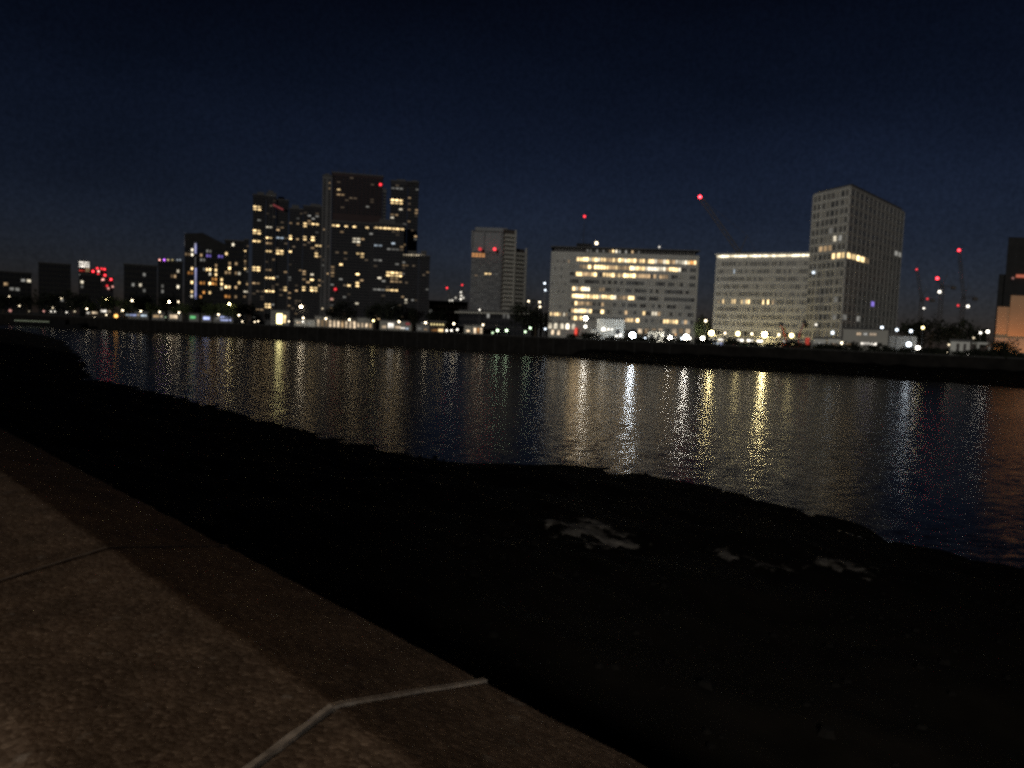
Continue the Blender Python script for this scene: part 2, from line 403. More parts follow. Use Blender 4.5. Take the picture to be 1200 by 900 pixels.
# stones lying on the foreshore (nobody could count them)
b = MB()
for k in range(2600):
    s_ = RND.uniform(-25, 80); n_ = RND.uniform(2, shore_n(s_) + .5); r = RND.choice([.04, .05, .06, .08, .08, .1, .14]) * RND.uniform(.7, 1.3)
    c = Vector(wp(s_, n_, mudz(s_, n_) + r * .15)); i = len(b.v)
    q = [Vector((RND.gauss(0, 1), RND.gauss(0, 1), RND.gauss(0, .7))) for _ in range(2)]
    base = [Vector((math.cos(a), math.sin(a), 0)) * RND.uniform(.7, 1.2) for a in (0, 1.05, 2.1, 3.14, 4.2, 5.24)]
    b.v += [tuple(c + Vector((p.x * r, p.y * r * .8, -r * .3))) for p in base] + [tuple(c + Vector((p.x * r * .6, p.y * r * .5, r * .45))) for p in base]
    for j in range(6): b.f.append((i + j, i + (j + 1) % 6, i + 6 + (j + 1) % 6, i + 6 + j)); b.m.append(0)
    b.f.append(tuple(i + 6 + j for j in range(6))); b.m.append(0)
tag(link('rubble', b.mesh('rubble', surf('wet_stone', (.008, .0075, .0065), .95, .5, 3.0))), 'dark wet stones strewn over the near foreshore', 'rubble', kind='stuff')
# pale sandy patches on the foreshore
pm = surf('pale_sand', (.28, .265, .24), .8, .6, 2.2, .3, 0, .5)
nt, bb = nodes(pm); src = bb.inputs['Base Color'].links[0].from_socket
at_ = N(nt, 'ShaderNodeAttribute', attribute_name='sand_cover'); mx_ = N(nt, 'ShaderNodeMix', data_type='RGBA'); mx_.inputs[6].default_value = (.014, .0125, .010, 1)
nt.links.new(at_.outputs['Fac'], mx_.inputs[0]); nt.links.new(src, mx_.inputs[7]); nt.links.new(mx_.outputs[2], bb.inputs['Base Color']); bb.inputs['Specular IOR Level'].default_value = .08; bb.inputs['Roughness'].default_value = .9
def raycast_mud(px, py):
    v = ray(px, py); t = .003
    for k in range(4000):
        q = CAM + v * t
        if q.z < mudz(q.xy.dot(WS), q.xy.dot(WN)) + .02: return q
        t += .00003
    return q
def patch(name, label, outline):
    c = raycast_mud(sum(p[0] for p in outline) / len(outline), sum(p[1] for p in outline) / len(outline))
    ps = [raycast_mud(*p).xy for p in outline]; lo = Vector((min(p.x for p in ps), min(p.y for p in ps))); hi = Vector((max(p.x for p in ps), max(p.y for p in ps)))
    g = .06; m_ = .5; nx = int((hi.x - lo.x + 2 * m_) / g) + 1; ny = int((hi.y - lo.y + 2 * m_) / g) + 1; b = MB(); val = []
    def dist(p):
        t = False; dm = 9
        for k in range(len(ps)):
            a = ps[k]; d = ps[k - 1]; e = d - a; u = max(0, min(1, (p - a).dot(e) / e.dot(e))); dm = min(dm, (p - a - e * u).length)
            if (a.y > p.y) != (d.y > p.y) and p.x < (d.x - a.x) * (p.y - a.y) / (d.y - a.y) + a.x: t = not t
        return dm if t else -dm
    vid = {}
    for i in range(nx):
        for j in range(ny):
            p = lo + Vector((i * g - m_, j * g - m_)); d = dist(p)
            if d < -m_: continue
            w_ = (d + .02) / .5 + 2.4 * mn.fractal(Vector((p.x * 1.6, p.y * 1.6, 5)), 1, 2, 5)
            vid[(i, j)] = len(b.v); val.append(max(0, min(1, w_)) if d > -m_ + .1 else 0)
            b.v.append((p.x, p.y, mudz(p.dot(WS), p.dot(WN)) + .03 + .02 * mn.noise(Vector((p.x * 5, p.y * 5, 1)))))
    for (i, j) in vid:
        q = [(i, j), (i + 1, j), (i + 1, j + 1), (i, j + 1)]
        if all(k in vid for k in q) and max(val[vid[k]] for k in q) > 0: b.f.append(tuple(vid[k] for k in q)); b.m.append(0)
    me = b.mesh(name, pm, None, True); at = me.attributes.new('sand_cover', 'FLOAT', 'POINT'); at.data.foreach_set('value', val)
    tag(link(name, me), label, 'sand', kind='stuff')
patch('pale_sand', 'broad pale sand patch on the dark foreshore below the office block reflection', [(643, 612), (672, 607), (700, 610), (722, 620), (750, 640), (752, 648), (715, 644), (690, 640), (660, 634)])
patch('pale_sand', 'short narrow pale sand streak on the foreshore, between the broad patch and the last streak', [(842, 645), (858, 649), (900, 659), (932, 665), (930, 668), (890, 663), (850, 654)])
patch('pale_sand', 'narrow pale sand streak farthest right on the dark foreshore', [(946, 652), (985, 657), (1012, 664), (1030, 676), (1015, 676), (985, 665), (950, 659)])
# --- promenade behind the near wall
b = MB(); b.face([wp(-60, -.12, 6.0), wp(-60, -30, 6.0), wp(300, -30, 6.0), wp(300, -.12, 6.0)]); structure('promenade', b, surf('promenade_paving', (.16, .15, .14), .85, .2, 1.0))

# --- near parapet wall
def granite():
    m = bpy.data.materials.new('aggregate_stone'); nt, b = nodes(m)
    ge = N(nt, 'ShaderNodeNewGeometry')
    vo = N(nt, 'ShaderNodeTexVoronoi', Scale=95.0); n1 = N(nt, 'ShaderNodeTexNoise', Scale=7.0, Detail=6.0); n2 = N(nt, 'ShaderNodeTexNoise', Scale=160.0, Detail=4.0, Roughness=.7); n3 = N(nt, 'ShaderNodeTexNoise', Scale=19.0, Detail=5.0)
    for n in (vo, n1, n2, n3): nt.links.new(ge.outputs['Position'], n.inputs['Vector'])
    r = N(nt, 'ShaderNodeValToRGB'); e = r.color_ramp.elements
    e[0].position = .0; e[0].color = (.085, .058, .040, 1); e[1].position = 1; e[1].color = (.36, .28, .21, 1)
    x = e.new(.35); x.color = (.125, .090, .063, 1); x = e.new(.7); x.color = (.185, .138, .100, 1)
    sp = N(nt, 'ShaderNodeSeparateColor'); nt.links.new(vo.outputs['Color'], sp.inputs[0])
    mx = N(nt, 'ShaderNodeMath', operation='MULTIPLY_ADD'); mx.inputs[1].default_value = .55; nt.links.new(sp.outputs[0], mx.inputs[0])
    h = N(nt, 'ShaderNodeMath', operation='MULTIPLY'); h.inputs[1].default_value = .55; nt.links.new(n2.outputs['Fac'], h.inputs[0]); nt.links.new(h.outputs[0], mx.inputs[2])
    nt.links.new(mx.outputs[0], r.inputs['Fac'])
    # lichen blotches
    r2 = N(nt, 'ShaderNodeValToRGB'); r2.color_ramp.elements[0].position = .64; r2.color_ramp.elements[1].position = .72; nt.links.new(n3.outputs['Fac'], r2.inputs['Fac'])
    mz = N(nt, 'ShaderNodeMix', data_type='RGBA'); mz.inputs['B'].default_value = (.42, .38, .34, 1) if False else (.36, .32, .29, 1)
    nt.links.new(r.outputs[0], mz.inputs[6]); mz.inputs[7].default_value = (.36, .33, .29, 1)
    f = N(nt, 'ShaderNodeMath', operation='MULTIPLY'); f.inputs[1].default_value = .55; nt.links.new(r2.outputs[0], f.inputs[0]); nt.links.new(f.outputs[0], mz.inputs[0])
    mr = N(nt, 'ShaderNodeMapRange'); mr.inputs['From Min'].default_value = .3; mr.inputs['From Max'].default_value = .7; mr.inputs['To Min'].default_value = .65; mr.inputs['To Max'].default_value = 1.3
    nt.links.new(n1.outputs['Fac'], mr.inputs['Value'])
    vm = N(nt, 'ShaderNodeVectorMath', operation='SCALE'); nt.links.new(mz.outputs[2], vm.inputs[0]); nt.links.new(mr.outputs[0], vm.inputs['Scale']); nt.links.new(vm.outputs[0], b.inputs['Base Color'])
    b.inputs['Roughness'].default_value = .85; b.inputs['Specular IOR Level'].default_value = .25
    bpn = N(nt, 'ShaderNodeBump', Strength=.4, Distance=.003); ad = N(nt, 'ShaderNodeMath', operation='SUBTRACT'); nt.links.new(n2.outputs['Fac'], ad.inputs[0]); nt.links.new(vo.outputs['Distance'], ad.inputs[1])
    nt.links.new(ad.outputs[0], bpn.inputs['Height']); nt.links.new(bpn.outputs[0], b.inputs['Normal'])
    return m
GR = granite(); MORT = surf('pale_mortar', (.46, .42, .37), .9, .45, 45.0); MORT2 = surf('dull_mortar', (.19, .16, .135), .9, .3, 30.0)
rt = thing('parapet_wall', 'low river parapet of pebbly stone with pale mortar joints in the foreground', 'parapet', wp(1.2, .4, 6.0))
nI, nA, nB, nC = -.10, .256, .632, 1.043
prof = [(nI, 6.0), (nI, 6.92), (nA, 7.0), (nB, 7.0), (nC, 6.88), (nC, 6.0)]
def joint_s(k, n):                                 # the joints run a little askew across the coping
    k1 = .997 + (n - .632) * (.42 if n < .632 else .213); k2 = 2.08 + (n - .632) * (.48 if n < .632 else .524)
    return k1 + (k2 - k1) * k if 0 <= k <= 1 else (k1 + 1.083 * k if k < 0 else k2 + 1.12 * (k - 1))
JW = .007
for k in range(-4, 14):
    b = MB(); ends = []
    for kk, sg in ((k, 1), (k + 1, -1)):
        ends.append([Vector(wp(joint_s(kk, n) + sg * JW, n, z)) for n, z in prof])
    # refine every stone lengthwise with a slight unevenness so its edges are not razor straight
    SEG = 26; rows = []
    for q in range(SEG + 1):
        f = q / SEG; row = []
        for i in range(len(prof)):
            p = ends[0][i].lerp(ends[1][i], f)
            if 1 <= i <= 4:
                p = p + Vector((WN.x, WN.y, 0)) * .007 * mn.noise(Vector((p.x * 9, p.y * 9, i))) + Vector((0, 0, .004 * mn.noise(Vector((p.x * 12, p.y * 12, i + 9)))))
            row.append(p)
        rows.append(row)
    base = len(b.v)
    for row in rows: b.v += [tuple(p) for p in row]
    n = len(prof)
    for q in range(SEG):
        for i in range(n):
            j = (i + 1) % n; b.f.append((base + q * n + i, base + (q + 1) * n + i, base + (q + 1) * n + j, base + q * n + j)); b.m.append(0)
    b.f.append(tuple(base + i for i in range(n))); b.f.append(tuple(base + SEG * n + i for i in reversed(range(n)))); b.m += [0, 0]
    o = part('coping_stone', b, GR, rt)
    md = o.modifiers.new('edge', 'BEVEL'); md.width = .012; md.segments = 2; md.limit_method = 'ANGLE'; md.angle_limit = math.radians(12)
    # mortar in the joint, standing a hair proud and slightly ragged
    b = MB(); rows = []
    for q in range(41):
        n_ = nI + .02 + (nC - nI - .015) * q / 40
        zt = 6.92 + (n_ - nI) / (nA - nI) * .08 if n_ < nA else (7.0 if n_ < nB else 7.0 - (n_ - nB) / (nC - nB) * .12)
        s0 = joint_s(k, n_); wv = .0075 + .004 * mn.noise(Vector((n_ * 22, k, 0))) + .003 * mn.noise(Vector((n_ * 70, k, 3)))
        s0 += .003 * mn.noise(Vector((n_ * 9, k, 8))); zt += .0012 + .0012 * mn.noise(Vector((n_ * 50, k, 6)))
        rows.append([wp(s0 - wv, n_, 6.5), wp(s0 - wv, n_, zt - .004), wp(s0 - wv * .8, n_, zt), wp(s0 + wv * .8, n_, zt), wp(s0 + wv, n_, zt - .004), wp(s0 + wv, n_, 6.5)])
    for row in rows: b.v += row
    for q in range(40):
        for i in range(5): b.f.append((q * 6 + i, q * 6 + i + 1, q * 6 + 7 + i, q * 6 + 6 + i)); b.m.append(0)
    part('mortar_joint', b, MORT if k == 0 else MORT2, rt)  # darker mortar colour in every joint but the nearest
b = MB()
i = 0
b.hexa([wp(-60, -.08, 0), wp(-60, 1.00, 0), wp(300, 1.00, 0), wp(300, -.08, 0)], [wp(-60, -.08, 6.2), wp(-60, 1.00, 6.2), wp(300, 1.00, 6.2), wp(300, -.08, 6.2)])
part('river_face', b, surf('wall_masonry', (.06, .055, .05), .85, .3, 1.0), rt)

# ================================================================== TREES
def leaf_crown(seed, w, h, n, leaf, mat):
    r = random.Random(seed); b = MB()
    cl = [(Vector((r.uniform(-.32, .32) * w, r.uniform(-.32, .32) * w, r.uniform(.15, .85) * h)), r.uniform(.2, .36) * w) for _ in range(13)]
    for _ in range(n):
        c, rad = r.choice(cl)
        d = Vector((r.gauss(0, 1), r.gauss(0, 1), r.gauss(0, .8))).normalized() * rad * (r.random() ** .45)
        p = c + d
        if p.z < 0: continue
        u = Vector((r.gauss(0, 1), r.gauss(0, 1), r.gauss(0, 1))).normalized(); v = u.orthogonal().normalized(); s = leaf * r.uniform(.6, 1.4)
        b.face([p - u * s, p + v * s * .6, p + u * s, p - v * s * .6])
    return b.mesh('crown', mat)
def trunk_mesh(h, r):
    b = MB(); b.bar((0, 0, 0), (0, 0, h * .55), r, 7, 0, r * .7)
    for a in range(5):
        x = a * 1.3; b.bar((0, 0, h * (.4 + .03 * a)), (math.cos(x) * h * .22, math.sin(x) * h * .22, h * (.72 + .04 * a)), r * .45, 5, 0, r * .12)
    return b.mesh('trunk', M['bark'])
CR = [leaf_crown(k, 9, 8, 900, .42, M['leaf'] if k < 3 else M['leaf_unlit']) for k in range(6)]
TR = trunk_mesh(10, .28)
def tree(px, off, ytop, wpx, label, k, name='tree', group='trees on the far bank', Y=None, squash=1.0):
    Y = Y or bankY(px, off); q = pxpt(px, Y, 375); zt = topz(px, ytop, Y); h = max(2.5, zt - GZ)
    rt = thing(name, label, 'tree', (q.x, q.y, GZ), group, RND.uniform(0, 6))
    t = link('trunk', TR, rt); t.scale = (h / 11, h / 11, h / 11)
    c = link('crown', CR[k], rt); wm = wpx * Y / FPX / 9; c.location = (0, 0, h * .24); c.scale = (wm, wm, h * .76 / 8.6)
    return rt
lit_trees = [  # beside lit lamps: lamplight put into a brighter leaf colour
    (128, 9, 346, 22, 0, 'lamp-lit green tree beside the orange sodium lamp on the far bank'),
    (146, 10, 350, 20, 1, 'small lamp-lit green tree just right of the orange sodium lamp'),
    (214, 11, 354, 22, 2, 'lamp-lit green tree above the pinkish lit kiosk on the far bank'),
    (250, 11, 355, 20, 0, 'lamp-lit green tree above the blue white kiosks'),
    (268, 10, 353, 24, 1, 'brightest green tree, beside the tall lamp over the wide blue kiosk'),
    (106, 10, 351, 18, 2, 'faintly green tree left of the tall lamp near the orange light'),
    (180, 11, 355, 18, 1, 'faintly green tree between the cool white kiosk and the dim warm kiosk'),
    (822, 14, 374, 20, 0, 'bright green tree in the gap between the two pale office buildings'),
]
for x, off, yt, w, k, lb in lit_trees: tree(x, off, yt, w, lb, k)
dark_trees = [(4, 14, 343, 30, 'black tree crown at the left edge of the picture'), (32, 16, 344, 30, 'black tree below the two small lit windows at far left'),
    (58, 15, 341, 30, 'black tree in front of the broad dark block at far left'), (88, 16, 340, 28, 'black tree below the bright crown of the distant tower'),
    (166, 22, 343, 30, 'black tree in front of the low block with few lit windows'), (198, 22, 345, 26, 'black tree below the violet-lit roof terrace'),
    (236, 22, 347, 24, 'black tree at the foot of the blue strip of light'), (290, 20, 353, 22, 'black tree left of the brilliant yellow doorway'),
    (404, 20, 351, 26, 'broad black tree above the pale colonnade, before the tallest tower'), (390, 18, 358, 20, 'small black tree at the left end of the pale colonnade'),
    (440, 20, 354, 26, 'black tree right of the pale colonnade, under the tall towers'), (458, 18, 351, 28, 'tall black tree left of the warm lit shop'),
    (484, 16, 360, 14, 'slim black tree splitting the row of warm lights'), (512, 20, 361, 26, 'black tree above the row of yellow shop lights'),
    (613, 30, 352, 30, 'dark tree right of the lone balcony tower'), (628, 26, 360, 30, 'dark tree against the left edge of the wide lit office'),
    (1068, 26, 374, 26, 'dark tree beside the foot of the right-hand tower block'), (1092, 24, 372, 40, 'broad black tree mass right of the warm lamp'),
    (1120, 26, 374, 36, 'black tree behind the small white pavilion'), (1146, 30, 382, 26, 'low black tree behind the lit frame canopy'),
    (1178, 4, 398, 28, 'round black tree in front of the orange-lit building'), (826, 30, 368, 16, 'dark tree in shadow behind the green tree in the gap')]
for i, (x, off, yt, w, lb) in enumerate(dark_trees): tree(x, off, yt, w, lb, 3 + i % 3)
# shrubs along the top of the far wall, right half
SHR = [leaf_crown(20 + k, 3.2, 2.0, 420, .24, M['leaf_unlit']) for k in range(3)]
shx = [672 + k * 13.5 for k in range(40)]
for i, x in enumerate(shx):
    x += RND.uniform(-4, 4); Y = bankY(x, 1.9 + RND.uniform(-.4, .5)); q = pxpt(x, Y, 400)
    rt = thing('shrub', 'dark rounded shrub in the unbroken hedge-like line along the far river wall', 'shrub', (q.x, q.y, GZ), 'shrubs along the far river wall', RND.uniform(0, 6))
    o = link('crown', SHR[i % 3], rt); s = RND.uniform(.9, 1.45); o.scale = (s * 1.2, s * 1.2, s * RND.uniform(.7, 1.0))
    bm = MB(); bm.bar((0, 0, 0), (0, 0, .8), .06, 5); link('trunk', _wm.setdefault('shrubstem', bm.mesh('trunk', M['bark'])), rt)
exec_after = []
# ================================================================== BUILDINGS, left to right
def darkwin(**k): return dict(dict(fw=.7, fh=.55, frame='frame_dark', dark=('glass_dark',)), **k)
# far-left blocks
def simple(name, label, x0, x1, ytop, ext, depth, wall, nx, nz, lits=(), quota=60, relief='bands', rmat=None, face_kw=None, cat='building', Y1ext=None, dark=('glass_dark',)):
    Y0 = bankY(x0, ext); Y1 = bankY(x1, ext) if Y1ext is None else bankY(x1, Y1ext)
    rt = broot(name, label, cat, (x0 + x1) / 2, (Y0 + Y1) / 2)
    bl = Block(rt, x0, Y0, x1, Y1, ytop, depth, wall, square=True)
    f = bl.face(nx, nz, dz=3.5, tz=.8, relief=relief, rmat=rmat or wall, dark=dark, **(face_kw or {}))
    for l in lits: f.light(*l)
    f.build(quota)
    return rt, bl, f
simple('apartment_block', 'dark low block at far left with a few faint lit windows', -60, 37, 313, 60, 18, 'black_block', 14, 8, [(28, 327, 10, 3, 'whitedim'), (36, 326.5, 6, 3, 'white'), (42, 321.7, 10, 2.5, 'whitedim'), (8, 331, 5, 4, 'warmdim'), (16, 340.5, 12, 4, 'whitedim')])
simple('office_block', 'broad square black block beside the red-lit distant tower', 45, 83, 307, 75, 22, 'black_block', 9, 10, [(71, 349, 3, 3, 'whitedim')])
simple('apartment_block', 'round-shouldered dark block below the bright crown of the distant tower', 94, 119, 321, 70, 20, 'black_block', 6, 8, [(90, 328, 2, 2, 'white'), (95, 335, 3, 2, 'whitedim')])
simple('apartment_block', 'dark block with few scattered lit windows, left of the violet roof terrace', 145, 184, 309, 55, 20, 'black_block', 9, 9, [(170, 320.7, 4, 3, 'whitedim'), (166, 332, 3, 2.5, 'white'), (168.5, 339.5, 3, 2.5, 'whitedim'), (154, 335.5, 3, 3, 'whitedim')])
# violet terrace block
rt, bl, f = simple('apartment_block', 'dark block with violet and white lights along its roof terrace', 185, 214, 305, 50, 18, 'black_block', 8, 10, [(208.5, 320, 5, 3, 'white'), (203, 320.5, 6, 3, 'warmdim'), (190, 334.5, 3, 5, 'whitedim'), (190, 343.5, 3, 4, 'whitedim'), (208, 334, 3, 3, 'white'), (222, 320, 6, 3, 'orange')])
for x, c, s in ((187, 'p', 25), (192.5, 'v', 40), (197, 'y', 8), (202, 'y', 5), (208, 'b', 4), (211, 'b', 4)): beacon(rt, x, 304.6, bl.Yat(x) - .5, c, s, .5, 'roof_light')
# distant bright-crowned tower with red lights
Y = 900; rt = broot('tower', 'distant tower with yellow crown and red band among small red lights', 'tower', 98, Y)
bl = Block(rt, 92.5, Y, 105, Y, 306, 14, 'tower_dark', square=True); f = bl.face(5, 26, relief='piers', rmat='tower_dark', proud=.3)
f.light(98.5, 310, 12, 6, 'shopwhite'); f.light(98.5, 316.5, 10, 3, 'redglow'); f.light(95, 321, 5, 2.5, 'whitedim'); f.light(102, 316.5, 5, 3, 'warmdim'); f.build(70)
b = MB(); q = P(98, 306, Y); b.bar(q, q + Vector((0, 0, 9)), .35, 5, 0, .1); part('mast', b, M['metal'], rt)
rt = broot('tower', 'stepped distant tower under construction dotted with red lights', 'tower', 120, Y)
for x0, x1, yt in ((105, 113, 316), (113, 125, 314), (125, 133, 325)): bl = Block(rt, x0, Y + 12, x1, Y + 12, yt, 14, 'tower_dark', square=True)
for x, y, c, s in ((109, 318, 'r', 22), (114, 314.5, 'r', 12), (119, 315, 'r', 8), (122.5, 315.5, 'r', 14), (115.5, 318, 'p', 9), (115, 321.5, 'r', 10), (123, 322.5, 'r', 18), (119, 328, 'p', 7), (121, 327.5, 'p', 7), (130, 327.5, 'r', 22), (125.5, 335, 'r', 6), (132, 336, 'p', 4), (127, 338, 'p', 4)): beacon(rt, x, y, Y + 10.5, c, s * 2.2, 1.25, 'site_light')
# raked-roof block with blue light strip
Y0, Y1 = bankY(215, 42), bankY(265, 42)
rt = broot('apartment_block', 'dark block with raked roof, vertical blue light strip and orange windows', 'building', 240, (Y0 + Y1) / 2)
A, B = pxpt(216, Y0), pxpt(265, Y1); rm = (A + B).normalized(); B = B * (A.dot(rm) / B.dot(rm)); Y1 = B.y; d = (B - A).normalized(); bk = Vector((-d.y, d.x)) * 20; b = MB()
zl, zm, zr = topz(217, 273.5, Y0), topz(237, 273, (Y0 + Y1) / 2), topz(265, 287, Y1); Mi = A.lerp(B, .42)
q = [A, Mi, B]; zz = [zl, zm, zr]
for i in (0, 1):
    p0, p1 = q[i], q[i + 1]
    b.hexa([(p0.x, p0.y, GZ), (p1.x, p1.y, GZ), (p1.x + bk.x, p1.y + bk.y, GZ), (p0.x + bk.x, p0.y + bk.y, GZ)], [(p0.x, p0.y, zz[i]), (p1.x, p1.y, zz[i + 1]), (p1.x + bk.x, p1.y + bk.y, zz[i + 1]), (p0.x + bk.x, p0.y + bk.y, zz[i])])
part('wall', b, M['black_block'], rt)
f = Face(rt, A, B, GZ + 3, zr - 3, 14, 15, fw=.7, fh=.6, relief='bands', rmat='black_block')
for x, y, w, h, m in ((225.5, 290.5, 2, 2, 'white'), (226, 298.7, 2, 2.5, 'white'), (221, 299, 7, 2, 'warmdim'), (245, 295, 5, 2.5, 'whitedim'), (245, 300, 5, 3, 'violet'), (237, 299.5, 4, 2.5, 'warmdim'), (237.5, 304, 4, 3, 'whitedim'), (259.5, 292, 5, 3, 'violet'), (259, 301, 5, 3, 'violet'), (238, 315, 4, 2.5, 'whitedim'), (252, 310, 4, 2, 'warmdim'), (244.5, 315, 4, 2.5, 'warm'), (252.5, 315.5, 5, 2.5, 'warm'), (245.5, 320.5, 3, 3, 'white'), (252.5, 321.5, 4, 3, 'warm'), (251.5, 325, 4.5, 2, 'orange'), (251.5, 330.5, 5, 3.5, 'orange'), (252, 334.5, 5, 3, 'orange'), (237, 329, 5, 2.5, 'orange'), (237.5, 334, 5, 4, 'orange'), (245.5, 329.5, 2.5, 2.5, 'warm'), (245.5, 334, 3, 3, 'warm'), (259.5, 326.5, 4.5, 3, 'warm'), (259.5, 331, 4.5, 2.5, 'warm'), (259.5, 335.7, 5, 3, 'white'), (245, 343.5, 5, 3.5, 'warm'), (237.5, 343, 4, 3, 'orange'), (237, 347.5, 3, 2, 'orange'), (225.5, 332, 2, 2, 'warm'), (225, 341, 2.5, 2.5, 'warm'), (225, 346, 2, 2.5, 'white'), (225, 314, 2, 2.5, 'warm'), (222, 318.5, 7, 2.5, 'orange')): f.light(x, y, w, h, m)
f.build(100)
for ya, yb in ((285, 297), (314, 350), (301, 313)):
    y_ = (Y0 * .72 + Y1 * .28) - 1.0; p0, p1 = P(229, ya, y_), P(229, yb, y_); b = MB(); b.box(p1.x - .45, p1.x + .45, p1.y - .2, p1.y + .5, p1.z, p0.z); part('light_strip', b, M['bluestrip'] if ya != 301 else M['tower_dark'], rt)
b = MB(); q = P(217, 273, Y0 + 2); b.bar(P(217, 288, Y0 + 2), q, .5, 6, 0, .2); part('mast', b, surf('pale_mast', (.5, .5, .55), .5), rt)
# block with white dots
simple('apartment_block', 'dark block with scattered small round white windows, left of the paired slab towers', 263, 286, 281, 46, 20, 'black_block', 6, 16, [(272.5, 285.3, 3, 3, 'white'), (266.5, 297.5, 4, 3, 'warm'), (268, 306, 4, 3, 'warmdim'), (267.5, 312, 4, 3, 'warm'), (267, 322, 5, 2.5, 'warmdim'), (276.5, 307.5, 4, 3, 'warmdim'), (282, 319, 3, 3, 'white'), (276.5, 322.5, 3, 3, 'warmdim'), (281, 332, 4, 4, 'warm'), (276.5, 336, 3, 2.5, 'warmdim'), (266.5, 335.5, 5, 3, 'warm'), (266.5, 348.5, 5, 3.5, 'orange'), (277, 349.5, 4, 3, 'warmdim')])
# --- slab tower A
Ya = bankY(310, 40)
rt = broot('apartment_tower', 'three-slab dark tower with a red sloping strip light near its top', 'tower', 311, Ya)
x0 = simple
def slab(x0, x1, ytop, dY, depth, wall, nx, nz, lits, quota=34, relief='bands', rmat='slab', dark=('glass_dark',), fw=.8, Yb=None, ybase=None, sidewin=0):
    Yb = Yb or Ya
    bl = Block(rt, x0, Yb + dY, x1, Yb + dY, ytop, depth, wall, ybase=ybase, square=True)
    f = bl.face(nx, nz, dz=3.5, tz=1.2, relief=relief, rmat=rmat, fw=fw, dark=dark)
    for l in lits: f.light(*l)
    for i in range(nx):
        for j in range(nz):
            if (i, j) not in f.lit and RND.random() < .085: f.lit[(i, j)] = RND.choice(['warmdim', 'warmdim', 'whitedim', 'faint', 'faint', 'faint'])
    f.build(quota)
    if x1 - x0 > 9 and ybase is None:
        c = (bl.A + bl.B) / 2; bkv = bl.poly[2] - bl.poly[1]; dv = (bl.B - bl.A); e = RND.uniform(-.15, .15); b = MB()
        q = [bl.A.lerp(bl.B, .22 + e) + bkv * .25, bl.A.lerp(bl.B, .75 + e) + bkv * .25]; b.prism([q[0], q[1], q[1] + bkv * .5, q[0] + bkv * .5], bl.z1 + .553, bl.z1 + RND.uniform(1.8, 3)); part('plant_room', b, M['roofing'], rt)
    return bl, f
slab(285.5, 291, 281, 8, 16, 'black_block', 2, 30, [(288.2, 283.5, 3, 3, 'white'), (288, 294, 2.5, 3, 'warm'), (287, 305, 2, 2, 'warmdim'), (286.7, 310, 2, 2, 'warmdim'), (288, 315.5, 3, 3, 'warm'), (288, 341.5, 3, 4, 'white'), (287.5, 347.5, 2, 3, 'warmdim'), (287, 362, 3, 4, 'warm')])
slab(295, 310, 228.5, 0, 18, 'tower_dark', 3, 46, [(301.7, 244, 8.5, 4, 'warm'), (301.5, 271.5, 10, 4.5, 'warm'), (301.3, 282.8, 10.5, 5, 'warm'), (301.3, 315, 10.5, 5.5, 'warm'), (300, 331.5, 7, 3, 'warmdim'), (301, 362.5, 8, 2, 'warmdim')])
slab(310.4, 322, 227, -1.5, 18, 'tower_mid', 3, 46, [(315.3, 266.5, 7, 4, 'white'), (315, 278, 9, 2.5, 'warm'), (316, 283.7, 8, 2.5, 'warmdim'), (316, 294.7, 8, 3, 'warm'), (315.5, 315.5, 8, 3, 'warmdim'), (315.5, 326.5, 9.5, 4, 'warm'), (315.2, 342.3, 9.5, 4, 'warm'), (314.5, 358.3, 10, 3.5, 'warm')], rmat='tower_dark')
slab(322.4, 336.5, 234.5, 1, 18, 'tower_dark', 3, 45, [(328.3, 279.7, 6, 3.5, 'cool'), (327.5, 295.5, 7, 4, 'warm'), (334, 338.7, 4, 3.5, 'warm')])
b = MB(); p0, p1 = P(320, 241, Ya - 3.2), P(331.5, 246.5, Ya - 1.2); b.hexa([p0, p1, p1 + Vector((0, .5, 0)), p0 + Vector((0, .5, 0))], [p0 + Vector((0, 0, .9)), p1 + Vector((0, 0, .9)), p1 + Vector((0, .5, .9)), p0 + Vector((0, .5, .9))]); part('light_strip', b, M['reddim'], rt)
# --- slab tower B
Ya = bankY(357, 40)
rt = broot('apartment_tower', 'paired dark slab tower with two stacked bright yellow windows, left of the tallest tower', 'tower', 357, Ya)
slab(337.5, 353.5, 245, 0, 18, 'tower_dark', 4, 42, [(340, 278.5, 6.5, 4, 'warm'), (340, 295, 7, 4, 'warm'), (348, 262, 4, 4, 'warmdim'), (348, 280.5, 5, 4, 'warmdim'), (340.5, 327, 2, 4, 'whitedim'), (346.5, 340.5, 5, 4, 'warmdim'), (340, 349, 3.5, 2.5, 'warmdim')])
slab(353.9, 377, 242, 1.5, 18, 'tower_dark', 5, 42, [(356.5, 262, 9.5, 6, 'warm'), (356.5, 279, 9.5, 6, 'warm'), (368, 263, 4, 4, 'warm'), (373.5, 263.3, 4.5, 3, 'warm'), (367.5, 279.7, 5, 4.5, 'warm'), (373, 287.7, 5.5, 2.5, 'warm'), (372.5, 298.5, 5.5, 4, 'warm'), (356, 322.5, 5.5, 3.5, 'warmdim'), (356, 328, 5, 3, 'warmdim'), (367.8, 323, 4.5, 3, 'white'), (367.8, 328.8, 4.5, 2.5, 'warm'), (373.5, 328.5, 2, 2, 'warmdim'), (355.5, 338.5, 9.5, 5, 'warm'), (367.5, 339, 6.5, 5, 'warm')])
